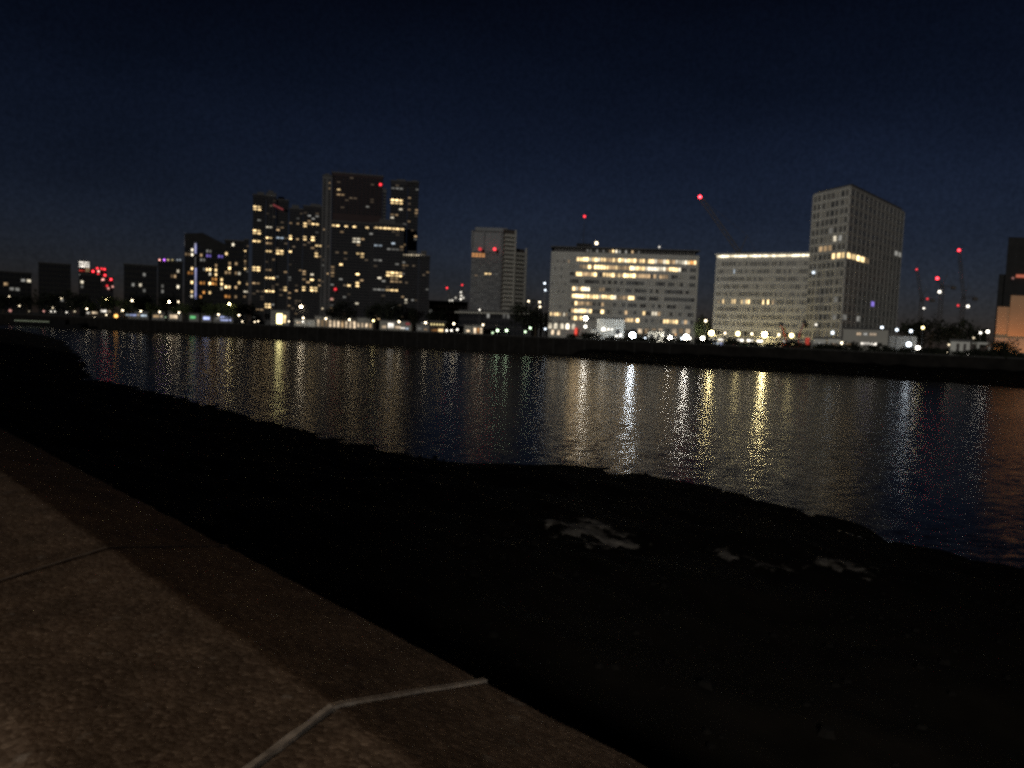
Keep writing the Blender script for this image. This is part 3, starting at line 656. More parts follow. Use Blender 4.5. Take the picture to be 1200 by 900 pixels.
# --- tallest tower C
Ya = bankY(412, 48)
rt = broot('apartment_tower', 'tallest dark tower with maroon upper storeys and a red beacon on its right edge', 'tower', 412, Ya)
slab(375.5, 386.5, 206, -1, 20, 'tower_mid', 2, 52, [(379, 361.5, 3, 2, 'warmdim')], relief='piers', rmat='tower_mid', fw=.35)
slab(386.9, 445.5, 260.5, 0, 20, 'tower_dark', 12, 33, [(389, 261.8, 5.5, 5, 'warm'), (397.3, 262.7, 6, 6, 'warm'), (404.5, 263.5, 5, 4, 'warm'), (417.8, 265, 5, 4.5, 'warm'), (432.3, 266.5, 4, 5, 'warm'), (418.5, 281.5, 8.5, 7, 'white'), (427, 281, 3, 4, 'warmdim'), (419, 298, 6, 5, 'warm'), (426.5, 298.7, 4, 5, 'warm'), (400.5, 309.5, 6, 5, 'warm'), (388, 318, 6, 11, 'warmdim'), (419, 322, 5, 4.5, 'warm'), (409.8, 334, 3.5, 4, 'warm'), (418, 334, 6, 5, 'warm'), (400.5, 327.5, 4, 4, 'whitedim'), (388.5, 351, 3, 3, 'warmdim'), (418.8, 356, 3.5, 2.5, 'white')], quota=60)
blC, fC = slab(386.9, 445.5, 203.5, .6, 19, 'tower_red', 12, 15, [(397.5, 222, 3.5, 3.5, 'warm'), (397.5, 227, 3, 2, 'warmdim'), (397.5, 256.3, 5, 3, 'white')], ybase=259, rmat='tower_red', quota=40)
slab(445.8, 450, 222, 3, 12, 'tower_mid', 1, 40, [], relief='piers', quota=2)
beacon(rt, 445.8, 216.3, blC.Yat(445.8) - .5, 'r', 26, .65)
beacon(rt, 393, 339, blC.Yat(393) - 1.6, 'r', 12, .7, 'red_light')
beacon(rt, 388.7, 350.5, blC.Yat(389) - 1.6, 'p', 6, .6, 'red_light')
for k in range(8):
    b = MB(); q = P(389 + k * 7.5, 203, blC.Yat(389 + k * 7.5) + 3); b.bar(q - Vector((0, 0, 1)), q + Vector((0, 0, 2.2)), .12, 5); part('roof_post', b, M['metal'], rt)
# front block with long lit storeys
Ya = bankY(455, 38)
rt = broot('office_block', 'mid-height dark glass block whose top storey is one long bright strip', 'building', 455, Ya)
slab(437, 472, 262.5, 0, 18, 'tower_dark', 7, 33, [(445.5, 267.3, 16, 5, 'warm'), (464, 267.3, 17, 5, 'warm'), (444.5, 287.5, 10, 2.5, 'cool'), (461, 287, 7, 3, 'cool'), (462.5, 292.5, 14, 6, 'whitedim'), (444, 303.5, 12, 3, 'whitedim'), (435.5, 306.5, 4, 3, 'warm'), (462.5, 322.5, 19, 7, 'warm'), (462, 328.5, 13, 4, 'warmdim'), (443.5, 327, 6, 4, 'white'), (442.5, 340, 14, 2.5, 'whitedim'), (461.5, 340.5, 15, 5, 'warm'), (460, 359.5, 7, 3, 'whitedim'), (467, 309.5, 3, 3, 'whitedim')], quota=90, fw=.86)
# --- tower D
Ya = bankY(470, 60)
rt = broot('apartment_tower', 'tall narrow tower with a bright strip window near its top, right of the tallest tower', 'tower', 470, Ya)
slab(455, 474.5, 212.5, 0, 18, 'tower_dark', 4, 48, [(466, 236, 16, 5, 'warm'), (467.5, 243.5, 3.5, 2.5, 'white'), (461, 250, 6, 2, 'warmdim'), (458.5, 256.3, 7.5, 2.5, 'white'), (465.5, 220, 10, 2, 'whitedim')])
slab(474.9, 487.5, 213.5, -1, 22, 'black_block', 3, 48, [(480, 233, 1.5, 2.5, 'warmdim'), (479.5, 247, 1.5, 2, 'warmdim'), (479.5, 258, 1.5, 2, 'warmdim')])
# block E
Ya = bankY(487, 34)
rt = broot('apartment_block', 'squat black block with a thin line of lights along its flat roof', 'building', 487, Ya)
blE, fE = slab(470.5, 490, 299.5, 0, 18, 'black_block', 5, 23, [(476, 352.7, 5, 4.5, 'white'), (483, 352.7, 5, 2.5, 'whitedim'), (476, 311, 6, 2, 'warmdim')], rmat='tower_dark')
slab(490.4, 503, 300.5, .8, 18, 'black_block', 3, 23, [], rmat='tower_dark')
for k in range(9):
    x = 473.5 + k * 2.9; beacon(rt, x, 298.6 + k * .1, blE.Yat(x) - .4, 'w', (4, 6, 9, 12, 6, 10, 12, 9, 4)[k], .35, 'roof_light')
# --- low silhouette with cranes behind
simple('warehouse', 'low black building below the small red crane lights, between the dark towers', 503.5, 549, 353.5, 90, 25, 'black_block', 10, 4, [(504.5, 363, 3, 2, 'whitedim')], quota=20)
# --- balcony tower F
Yf = bankY(580, 42)
rt = broot('apartment_tower', 'lone grey tower with stacked balconies and one orange lit storey, left of the wide office', 'tower', 580, Yf)
Ya = Yf
bl = Block(rt, 551.5, Yf, 587.5, Yf - .5, 272, 12, 'tower_pale', ybase=366)
f = bl.face(9, 28, relief='bands', rmat='tower_pale', dark=('glass_grey', 'glass_mid', 'tower_pale', 'glass_grey'), fw=.9, fh=.62, dz=.5, tz=8, proud=.2)
f.light(560, 299.5, 16, 4.5, 'orangepanel'); f.light(571.5, 321.7, 6.5, 2.5, 'warm'); f.light(559, 322, 4, 2, 'warmdim'); f.light(580, 321.7, 4, 1.5, 'whitedim'); f.build(100)
# recessed dark terrace storey, crown screen
b = MB(); z0 = topz(569, 274, Yf); c = (bl.A + bl.B) / 2; q = [bl.A.lerp(bl.B, .08), bl.A.lerp(bl.B, 1.12)]; bk = bl.poly[2] - bl.poly[1]
q = [q[0] + bk * .1, q[1] + bk * .1, q[1] + bk * .9, q[0] + bk * .9]; b.prism(q, z0, topz(578, 266.5, Yf)); part('crown', b, M['tower_pale'], rt)
for t in (.0, .38, .92):
    b = MB(); p = bl.A.lerp(bl.B, t); b.box(p.x - .3, p.x + .3, p.y - .5, p.y - .05, topz(570, 292, Yf), topz(570, 271, Yf)); part('fin', b, M['tower_pale'], rt)
A1 = bl.B; B1 = pxpt(601, Yf + 2); B2 = pxpt(613.5, Yf + 6)
dd = (B1 - A1).normalized(); b = MB(); z1 = topz(595, 270, Yf + 4); z0 = topz(595, 366, Yf)
b.prism([A1 + Vector((.03, .2)), B1, B1 + Vector((0, 10)), A1 + Vector((.03, 10))], z0, z1); part('wall', b, M['brick_dark'], rt)
z2 = topz(607, 295, Yf + 16); b = MB(); b.prism([B1 + Vector((.05, .1)), B2, B2 + Vector((0, 8)), B1 + Vector((.05, 8))], z0, z2); part('wall', b, M['brick_dark'], rt)
fl = (bl.z1 - 8 - (bl.z0 + .5)) / 28
for (a, c, zt) in ((A1, B1, topz(595, 276, Yf + 4)), (B1, B2, topz(607, 299, Yf + 16))):
    d_ = (c - a).normalized(); nn = Vector((d_.y, -d_.x)); z = z0 + 1; k = 0
    while z < zt:
        b = MB(); p = [a + d_ * .2 - nn * .01, c - d_ * .1 - nn * .01, c - d_ * .1 + nn * 1.5, a + d_ * .2 + nn * 1.5]
        b.prism(p, z, z + .35); r0, r1 = a + d_ * .2 + nn * 1.42, c - d_ * .1 + nn * 1.42; b.prism([r0, r1, r1 + nn * .06, r0 + nn * .06], z + .353, z + 1.2)
        part('balcony', b, M['concrete'], rt); z += fl * 2; k += 1
    b = MB(); p = c - d_ * .4 + nn * .9; b.prism([p, p + d_ * .5, p + d_ * .5 + nn * .7, p + nn * .7], z0, zt + 2); part('balcony_post', b, M['concrete'], rt)
beacon(rt, 579.6, 292, Yf - 3, 'r', 34, .6); beacon(rt, 562.5, 292, Yf - 3, 'r', 8, .7, 'red_light')
# podium
Yp = bankY(585, 30)
rt = broot('podium_building', 'long low dark podium with pale deck edge at the foot of the lone grey tower', 'building', 585, Yp)
bl = Block(rt, 540, bankY(540, 30), 624, bankY(624, 30), 365.5, 14, 'tower_dark'); f = bl.face(18, 3, relief='grid', rmat='tower_dark', proud=.4, dark=('glass_dark',))
f.light(571.5, 370, 2, 2.5, 'whitedim'); f.light(590, 370.5, 3, 2.5, 'whitedim'); f.light(596, 369.5, 2, 2, 'whitedim'); f.build(54)
b = MB(); dd = (bl.B - bl.A).normalized(); nn = Vector((dd.y, -dd.x)); b.prism([bl.A - dd, bl.B + dd, bl.B + dd + nn * 2.2, bl.A - dd + nn * 2.2], bl.z1 - .9, bl.z1 - .3); part('deck_edge', b, M['concrete'], rt)
b = MB(); b.prism([bl.A, bl.B - dd * 3, bl.B - dd * 3 + nn * 1.6, bl.A + nn * 1.6], GZ + 3.6, GZ + 4.1); part('canopy', b, M['slab'], rt)
# --- wide lit office G
Yl, Yr = bankY(642, 32), bankY(642, 32) - 5
rt = broot('office_building', 'wide pale office building with long rows of warm lit windows', 'building', 730, (Yl + Yr) / 2)
bl = Block(rt, 644, Yl, 816.5, Yr, 297, 18, 'stone_brown', roof=False, pyref=345)
zbase = topz(730, 381, Yl)
nzr = 10; rowh = None
f = Face(rt, bl.A.lerp(bl.B, .135), bl.B - (bl.B - bl.A).normalized() * .8, topz(740, 379.6, Yl), topz(740, 302.0, Yl), 42, 9, fw=.86, fh=.55, sill=.22, frame='frame_pale', dark=('blind', 'glass_grey', 'glass_grey', 'blind', 'glass_grey', 'stone_brown', 'glass_dark'), relief='grid', rmat='stone_brown', proud=.22, mull=1)
def grow(x0, x1, y, m, p=1.0): f.row(x0, x1, y, m, p)
W = ['warm', 'warm', 'warm', 'white', 'warmdim']
grow(677, 706, 306.5, ['warm', 'warm', 'white']); grow(706, 795, 306.5, ['warm', 'warm', 'warm', 'white', 'warmdim']); grow(795, 806, 306.5, 'white'); grow(806, 815, 306.5, ['warm', 'orange'])
grow(677, 708, 314.7, ['warm', 'warm', 'warmdim']); grow(708, 742, 314.8, ['warmdim', 'warmdim', 'warm']); grow(742, 793, 315.3, ['white', 'warm', 'warm', 'warmdim']); grow(793, 797, 315.5, 'white')
grow(675, 698, 323, ['warm', 'warm', 'warmdim']); grow(705, 748, 323, ['warm', 'warm', 'warmdim']); grow(748, 782, 323, 'warmdim', .75)
grow(669, 693, 339, ['warm', 'white', 'warm', 'warmdim']); grow(703, 710, 340, 'warmdim')
grow(668.7, 722, 348, ['warm', 'warm', 'white']); grow(722, 743, 348.5, ['warm', 'warmdim']);
grow(673, 693, 356.7, ['warmdim', 'warm', 'warmdim']); grow(703, 708, 358, 'warmdim'); grow(718, 740, 357.5, ['warmdim', 'stone_brown'], .3)
grow(668, 692, 364.8, W); grow(703, 708, 365.5, 'warm'); grow(732, 736, 366.5, 'warmdim'); grow(753, 757, 367, 'warm'); grow(764, 771, 367.5, 'white'); grow(771, 774, 368, 'warmdim')
grow(668, 684, 373.3, ['warm', 'warmdim']); grow(731, 749, 375, ['warm', 'warm', 'warmdim']); grow(776, 809, 376, ['warm', 'warmdim', 'warm', 'whitedim'])
f.build(100)
# left plain wing with its single lit storey and arched ground floor
f2 = Face(rt, bl.A + (bl.B - bl.A).normalized() * .4, bl.A.lerp(bl.B, .13), topz(656, 381, Yl), topz(656, 301, Yl), 8, 9, fw=.6, fh=.45, sill=.22, frame='frame_pale', dark=('stone_brown', 'stone_brown', 'stone_brown', 'stone_brown', 'glass_grey'), relief='none')
f2.row(641, 668, 363.5, ['warm', 'warm', 'white', 'warmdim']); f2.light(668, 306.5, 4, 3, 'warmdim'); f2.build(72)
# attic storey with glints, roof edge, plant room
d = (bl.B - bl.A).normalized(); bk = Vector((-d.y, d.x)); za = bl.z1; b = MB()
b.prism([bl.A + d * 1 + bk * 2, bl.B - d * 1 + bk * 2, bl.B - d + bk * 16, bl.A + d + bk * 16], za, za + 1.7); part('attic', b, M['black_block'], rt)
b = MB(); b.prism([bl.A - d * .3 - bk * .3, bl.B + d * .3 - bk * .3, bl.B + d * .3 + bk * 18.3, bl.A - d * .3 + bk * 18.3], za + 1.703, za + 2.1); part('roof', b, M['roofing'], rt)
fa = Face(rt, bl.A + d * 1 + bk * 2, bl.B - d * 1 + bk * 2, za + .1, za + 1.6, 44, 1, fw=.6, fh=.8, sill=.1, frame='frame_pale', dark=('glass_dark',), relief='none')
for x, m in ((656, 'warmdim'), (661, 'whitedim'), (668, 'whitedim'), (677, 'warm'), (680, 'whitedim'), (687, 'whitedim'), (693, 'whitedim'), (699, 'whitedim'), (706, 'whitedim'), (714, 'warmdim'), (719.5, 'warm'), (721, 'white'), (726, 'whitedim'), (733, 'whitedim'), (741, 'warmdim'), (749, 'whitedim')): fa.light(x, 297.2, 3.5, 2, m)
fa.build(44)
b = MB(); p0, p1 = pxpt(675.5, Yl + 5, 290), pxpt(694, Yl + 5, 290); b.prism([p0, p1, p1 + bk * 8, p0 + bk * 8], za + 2.103, topz(685, 283.5, Yl)); part('plant_room', b, M['black_block'], rt)
beacon(rt, 699, 285, Yl + 3, 'w', 60, .55, 'roof_light'); beacon(rt, 772.6, 289.5, Yl + 3, 'n', 12, .35, 'roof_light')
b = MB(); q = P(685, 253.6, Yl + 8); b.bar((q.x, q.y, za + 2.2), q - Vector((0, 0, .5)), .14, 5, 0, .06); part('mast', b, M['metal'], rt); beacon(rt, 685, 253.6, Yl + 8, 'r', 26, .5)
# corner pier on the right end and ledge above the ground floor
b = MB(); b.prism([bl.B - d * .75 - bk * .35, bl.B + d * .05 - bk * .35, bl.B + d * .05 - bk * .003, bl.B - d * .75 - bk * .003], GZ, za); part('corner_pier', b, M['concrete'], rt)
zl_ = topz(760, 382.5, Yl); b = MB(); b.prism([bl.A.lerp(bl.B, .5) - bk * 1.0, bl.B - bk * 1.0, bl.B - bk * .003, bl.A.lerp(bl.B, .5) - bk * .003], zl_ - .5, zl_); part('ledge', b, M['concrete'], rt)
# ground floor glazing and lit arches
fg = Face(rt, bl.A + d * .2, bl.B - d * .2, GZ, zl_ - 1, 30, 1, fw=.8, fh=.8, sill=.05)
def arch(px, py, w, h, mat):
    u, z, Y = fg.hit(px, py); k = Y / FPX; w *= k; h *= k; b = MB(); pts = []
    for i in range(9):
        a = math.pi * i / 8; pts.append((u - math.cos(a) * w / 2, z + h / 2 - w / 2 + math.sin(a) * w / 2))
    pts = [(u + w / 2, z - h / 2)] + pts[::-1][0:9] + [(u - w / 2, z - h / 2)]
    fr = [fg.A + fg.d * p[0] + fg.n * .06 for p in pts]; b.face([(q.x, q.y, p[1]) for q, p in zip(fr, pts)], 0)
    for (q0, p0), (q1, p1) in zip(zip(fr, pts), list(zip(fr, pts))[1:]): b.bar((q0.x, q0.y, p0[1]), (q1.x, q1.y, p1[1]), .12, 4, 1)
    part('arched_window', b, [M[mat], M['stone_brown']], rt)
for x, y in ((644.7, 381.5), (651.4, 381.8), (658.5, 382), (665, 382.2), (672, 382.5)): arch(x, y, 4.6, 6.5, 'white')
for x, y in ((647.6, 389), (654.6, 389.2)): arch(x, y, 3.4, 6, 'shopwarm')
for k in range(9): fg.panel(742 + k * 8, 388, 5, 6, ('glass_grey', 'shopwarm', 'warmdim', 'warmdim', 'shopwarm', 'glass_grey', 'shopwarm', 'warmdim', 'shopwarm')[k], 2)  # lit panes added to thicken the glow along the base
rt2 = thing('sign', 'narrow upright red illuminated sign beside the arched windows', 'sign', (*pxpt(674.8, Yl - 3, 390), GZ))
q = P(674.8, 388.5, Yl - 3); b = MB(); b.box(q.x - .5, q.x + .5, q.y - .15, q.y + .15, q.z - 1.5, q.z + 1.5); part('panel', b, M['redglow'], rt2); b = MB(); b.bar((q.x, q.y + .25, GZ), (q.x, q.y + .25, q.z + 1.4), .1, 6); part('post', b, M['metal'], rt2)

# --- low block H with lit cornice, and tower I
Yh0, Yh1 = 262.0, 247.0
rt = broot('office_building', 'pale low office wing with lights under its roof edge, joined to the tall tower', 'building', 890, 250)
bl = Block(rt, 837, Yh0, 947, Yh1, 301.5, 18, 'stone_pale', pyref=345, roof=False)
d = (bl.B - bl.A).normalized(); bk = Vector((-d.y, d.x))
f = Face(rt, bl.A + d * .5, bl.B - d * .3, topz(890, 385, 255), topz(890, 304.5, 255), 38, 9, fw=.62, fh=.58, sill=.2, frame='frame_pale', dark=('glass_dark', 'blind', 'glass_dark', 'glass_grey', 'blind'), relief='grid', rmat='stone_pale', proud=.2, mull=0)
f.row(842, 878, 353.5, ['warmdim', 'warm', 'warmdim', 'blind'], .7); f.row(868, 878, 353.7, ['warm', 'white']); f.row(893, 908, 354.5, ['warmdim', 'warm'], .8); f.light(860, 317.5, 2, 3, 'cool'); f.build(100)
b = MB(); b.prism([bl.A - d * .2 - bk * 1.0, bl.B + d * .2 - bk * 1.0, bl.B + d * .2 + bk * 18, bl.A - d * .2 + bk * 18], bl.z1 + .9, bl.z1 + 1.4); part('roof', b, M['stone_pale'], rt)
b = MB(); b.prism([bl.A + bk * .1, bl.B + bk * .1, bl.B + bk * 17, bl.A + bk * 17], bl.z1 + .003, bl.z1 + .897); part('cornice', b, M['stone_pale'], rt)
for k in range(20):
    u = (bl.B - bl.A).length * (k + .5) / 20
    p = bl.A + d * u - bk * .12; b = MB(); w = (bl.B - bl.A).length / 20 * (.47 if k % 3 else .35)
    b.prism([p - d * w - bk * .1, p + d * w - bk * .1, p + d * w + bk * .1, p - d * w + bk * .1], bl.z1 + .2, bl.z1 + .75); part('cornice_light', b, M['cornice'], rt)
fg = Face(rt, bl.A + d * .2, bl.B - d * .2, GZ, topz(890, 386, 255), 20, 1, fw=.7, fh=.8, sill=.08, frame='frame_dark', dark=('glass_dark', 'glass_grey', 'stone_pale'), relief='grid', rmat='stone_pale', proud=.35)
fg.build(20)
Hface = fg
# tower I
Yc, Ys, Ye = 231.0, 246.0, 271.0
rt = broot('tower_block', 'tall pale grid-fronted tower block with a half-lit storey, above the far right bank', 'tower', 1000, 240)
A, C, Bq = pxpt(949, Ys, 300), pxpt(991.5, Yc, 300), pxpt(1056, Ye, 300)
Dq = A + (Bq - C); zt = topz(991.5, 217, Yc); b = MB(); b.prism([A, C, Bq, Dq], GZ, zt); part('wall', b, M['stone_brown'], rt)
b = MB(); cc = (A + Bq) / 2; b.prism([cc + (p - cc) * .93 for p in (A, C, Bq, Dq)], zt + .003, zt + .9); part('roof', b, M['roofing'], rt)
NF = 17
fl1 = Face(rt, A, C, GZ + 4, zt - .6, 8, NF, fw=.86, fh=.66, sill=.15, frame='frame_pale', dark=('glass_mid', 'glass_mid', 'glass_grey', 'blind', 'glass_mid'), relief='grid', rmat='stone_pale', proud=.35, stout=(0, 2, 6, 8), mull=0)
y0 = 294.5
for x0, x1, m in ((962, 974, 'warmdim'), (974.5, 990, 'warm')): fl1.row(x0, x1, y0, m)
for x, y, m in ((974, 275, 'whitedim'), (981.5, 274.5, 'white'), (986, 275, 'whitedim'), (979, 348, 'whitedim'), (977, 369, 'white'), (981, 369, 'whitedim')): fl1.light(x, y, 4, 5, m)
fl1.build(100)
fl2 = Face(rt, C, Bq, GZ + 4, zt - .6, 13, NF, fw=.8, fh=.66, sill=.15, frame='frame_pale', dark=('glass_mid', 'glass_mid', 'glass_grey'), relief='grid', rmat='stone_brown', proud=.2)
fl2.row(991.8, 1012, 297, ['warm', 'warm', 'white']); fl2.row(1012, 1019, 301, 'warmdim'); fl2.row(1046, 1057, 293.5, ['whitedim', 'whitedim', 'cool']); fl2.light(1021, 353.5, 4, 4, 'violet'); fl2.light(1004, 371, 4, 5, 'whitedim'); fl2.light(989, 371, 4, 5, 'whitedim')
fl2.build(100)
beacon(rt, 953.2, 319.5, Ys - 3, 'b', 16, .45, 'wall_light'); beacon(rt, 956.3, 380.5, Ys - 5, 'n', 14, .4, 'wall_light'); beacon(rt, 976, 390, Yc + 3, 'b', 30, .5, 'wall_light')

# ================================================================== LOW BUILDINGS ALONG THE FAR PROMENADE
def lowb(name, label, x0, x1, ytop, off, wall, panels, depth=6, cat='kiosk', roof=True):
    Y0, Y1 = bankY(x0, off), bankY(x1, off)
    rt = broot(name, label, cat, (x0 + x1) / 2, (Y0 + Y1) / 2)
    bl = Block(rt, x0, Y0, x1, Y1, ytop, depth, wall, roof=roof, pyref=hor((x0 + x1) / 2), square=True); fc = bl.face(1, 1)
    for p in panels: fc.panel(*p[:5], mull=p[5] if len(p) > 5 else 2, name=p[6] if len(p) > 6 else 'window')
    return rt, bl
lowb('kiosk', 'small kiosk with warm lit windows left of the orange sodium lamp', 100, 117, 362.5, 10, 'brick_dark', [(104, 366.5, 5, 2.5, 'shopwhite'), (111, 366.5, 7, 2.5, 'shopwarm')])
lowb('kiosk', 'small warm kiosk touching the orange sodium lamp on its left side', 117.5, 131, 361.5, 12, 'brick_dark', [(121.5, 364.5, 7, 2.5, 'shopwhite'), (128, 365, 3, 2.5, 'shopwarm')])
lowb('kiosk', 'long kiosk with cold white windows right of the orange sodium lamp', 145, 174, 365, 10, 'grey_wall', [(150, 369, 5, 2, 'cool'), (156, 369.2, 8, 2.2, 'bluewhite'), (162, 369.2, 3, 2, 'shopwarm'), (168.5, 369.8, 7, 2.2, 'cool')])
lowb('kiosk', 'dim warm kiosk between the cold white kiosk and the pinkish kiosk', 178, 193, 365.5, 10, 'grey_wall', [(183, 370.5, 7, 3, 'warmdim'), (189, 370.8, 3, 3, 'shopwarm')])
lowb('kiosk', 'kiosk with one broad pinkish lit window, left of the green light', 197, 213, 366, 10, 'grey_wall', [(203.5, 371, 9, 4.5, 'shopwarm', 3)])
lowb('kiosk', 'small kiosk lit green', 221, 233, 368, 10, 'grey_wall', [(226, 371.8, 7, 3.6, 'greenlit')])
lowb('kiosk', 'narrow blue white glowing kiosk between the green kiosk and the wide blue kiosk', 236, 248, 368.5, 10, 'grey_wall', [(242, 372.8, 8, 3.8, 'bluewhite')])
lowb('kiosk', 'wide kiosk glowing blue white with a dark band across its middle', 250, 273, 368.5, 10, 'grey_wall', [(255, 373, 5, 3, 'whitedim'), (264.5, 371.6, 13, 2, 'bluewhite', 4), (264.5, 375, 13, 2.4, 'bluewhite', 4)])
rt, bl = lowb('entrance_pavilion', 'small pavilion with the brilliant yellow white doorway, brightest light on the left bank', 317, 339, 364, 9, 'grey_wall', [(327.5, 373.5, 6.5, 11.5, 'yellowdoor', 0, 'doorway'), (333.5, 374, 3, 9, 'warm', 0)], cat='pavilion')
lowb('clutter_hut', 'low pale hut with small white windows right of the brilliant yellow doorway', 345, 369, 374.5, 9, 'white_wall', [(350, 378, 5, 2, 'shopwarm'), (362, 379, 6, 2, 'whitedim')], cat='hut')
rt, bl = lowb('colonnade', 'long pale colonnade with tall lit openings in front of the tallest tower', 369, 437, 371.5, 12, 'concrete', [], cat='colonnade')
fc = bl.face(1, 1)
for k in range(14):
    x = 373 + k * 4.7
    fc.panel(x, 378.3 + k * .25, 2.9, 8 if k < 10 else 5, RND.choice(['shopwarm', 'shopwarm', 'warmdim', 'whitedim', 'shopwarm']), 0, 'opening')
lowb('shop', 'warm lit shop with a reddish sign left of the slim black tree', 445, 482, 376.5, 12, 'concrete', [(450, 383, 5, 3.5, 'shopwarm'), (458, 381.5, 7, 6, 'shopwhite'), (466, 383.5, 7, 3, 'shopwarm'), (472, 384.5, 5, 2, 'shopwhite'), (478, 379.5, 6, 3, 'reddim', 0, 'sign'), (476.5, 385, 4, 2.5, 'cool')])
lowb('cabin', 'dim grey cabin right of the slim black tree', 488, 503, 380.5, 12, 'grey_wall', [(492, 385, 5, 3, 'whitedim'), (499, 386, 4, 2, 'warmdim')], cat='cabin')
rt, bl = lowb('cafe', 'cafe with a row of yellow lights over orange lit windows', 503.5, 522, 377.5, 11, 'brick_dark', [(510, 387, 5, 2.5, 'orange'), (516.5, 387, 6, 3.5, 'warm'), (506.5, 387, 2, 2, 'orange')], cat='cafe')
for k in range(5): beacon(rt, 505.5 + k * 3.4, 380 + k * .15, bankY(512, 11) - .6, 'y', 14, .32, 'string_light')
lowb('cabin', 'site cabin with a greenish window left of the orange striped cabin', 543.5, 553, 381.5, 12, 'concrete', [(548.5, 387.8, 4, 2.6, 'shopwarm')], cat='cabin')
lowb('cabin', 'site cabin with upright orange lit strips below the lone grey tower', 553.5, 566, 381.5, 12, 'concrete', [(556.5, 387.5, 3, 6.5, 'shopwarm', 0), (560.3, 387.5, 2.6, 6.5, 'orange', 0), (563.7, 387.5, 2.8, 6.5, 'shopwarm', 0)], cat='cabin')
# structures in front of the lit office
def pale(name, label, x0, x1, ytop, Y, wall, panels, depth=5, cat='building', roof=True):
    rt = broot(name, label, cat, (x0 + x1) / 2, Y); bl = Block(rt, x0, Y, x1, Y, ytop, depth, wall, roof=roof, pyref=390, square=True); fc = bl.face(1, 1)
    for p in panels: fc.panel(*p[:5], mull=p[5] if len(p) > 5 else 1, name=p[6] if len(p) > 6 else 'window')
    return rt, bl
Yx = bankY(715, 16)
rt, bl = pale('site_building', 'plain pale box building with a row of four small lights, before the wide office', 699, 731, 374, Yx, 'white_wall', [(724, 389, 5, 5, 'glass_grey')])
for x, s, r in ((707.3, 45, .55), (713, 25, .35), (717, 25, .35), (721.3, 25, .35)): beacon(rt, x, 386, Yx - .5, 'n', s, r, 'wall_light')
pale('site_cabin', 'low pale cabin against the left end of the plain box building', 692.5, 698.6, 386, Yx, 'white_wall', [(695.5, 391, 3, 3, 'glass_grey')], cat='cabin')
pale('site_cabin', 'pale box cabin between the two brightest lamps of the wide office', 759.5, 778.5, 389, bankY(770, 12), 'white_wall', [(764, 394, 4, 4, 'glass_grey'), (772, 394, 4, 4, 'glass_grey')], cat='cabin')
# ground-floor shops under the cornice-lit wing
rt = broot('shop_row', 'row of brightly lit shops under the pale low office wing', 'shops', 885, 246)
p0, p1 = bl_p = (pxpt(832, 251, 395), pxpt(945, 238, 395)); bl = Block(rt, 832, 253, 945, 239, 395.6, 4, 'grey_wall', pyref=398, roof=False)
d = (bl.B - bl.A).normalized(); nn = Vector((d.y, -d.x)); b = MB(); b.prism([bl.A, bl.B, bl.B + nn * 1.4, bl.A + nn * 1.4], bl.z1 + .003, bl.z1 + .25); part('canopy', b, M['concrete'], rt)
fc = bl.face(1, 1)
for x, y, w, h, m in ((838.7, 402.5, 8, 4, 'cool'), (845.5, 402.5, 4, 3.5, 'bluewhite'), (858, 403, 10, 4, 'reddim'), (871, 404.3, 11, 2.4, 'greenlit'), (883, 404.8, 10, 2, 'whitedim'), (898, 405.3, 8, 2, 'whitedim'), (930, 403.5, 10, 4, 'warmdim'), (918, 405, 8, 3, 'shopwarm')): fc.panel(x, y, w, h, m, 2)
for x, y in ((834.4, 397.7), (844.7, 398), (867.6, 398.7), (879, 399), (890.4, 399.7), (921, 400.3)): fc.panel(x, y, 7.2, 2.6, 'shopwhite', 0, 'light_panel')
rt, b_ = None, None
# red sign block
rt = thing('sign', 'red lit hoarding sign at the right end of the row of shops', 'sign', (*pxpt(946, 234, 398), GZ))
q = P(946, 400.5, 234); b = MB(); b.box(q.x - .6, q.x + .6, q.y - .12, q.y + .12, q.z - 1.1, q.z + 1.2); part('panel', b, M['redglow'], rt); b = MB(); b.bar((q.x, q.y + .3, GZ), (q.x, q.y + .3, q.z + 1.2), .1, 6); part('post', b, M['metal'], rt)
# right-hand small buildings
rt, bl = pale('site_building', 'low pale building with two storeys of lit windows at the foot of the tall tower', 988, 1041, 386.5, 214, 'concrete', [(1006.5, 391.3, 6, 3.6, 'warmdim'), (1014, 391.5, 5, 3.4, 'whitedim'), (1023, 391.8, 9, 3.6, 'warmdim'), (1018, 402.7, 19, 3.2, 'shopwhite', 3), (994, 404, 6, 4, 'warmdim')])
pale('site_cabin', 'pale blue cabin left of the low building under the tall tower', 954, 968.5, 397, 222, 'white_wall', [(961, 403, 7, 4, 'whitedim')], cat='cabin')
pale('site_cabin', 'cream cabin between the pale blue cabin and the low two-storey building', 971, 986, 397, 221, 'white_wall', [(978, 404, 8, 4, 'warmdim')], cat='cabin')
pale('hoarding', 'pale hoarding wall lit by two lamp posts, right of the tall tower', 1043, 1075, 394, 216, 'grey_wall', [], depth=.4, cat='hoarding', roof=False)
rt, bl = pale('pavilion', 'small white pavilion with tall dark openings near the orange building', 1115, 1138, 400.3, 200, 'white_wall', [(1122.5, 407, 3.6, 9, 'glass_dark', 0, 'doorway'), (1130.5, 407.4, 3.2, 9, 'glass_dark', 0, 'doorway'), (1131, 415, 9, 1.6, 'shopwhite', 0, 'floor_light')], cat='pavilion')
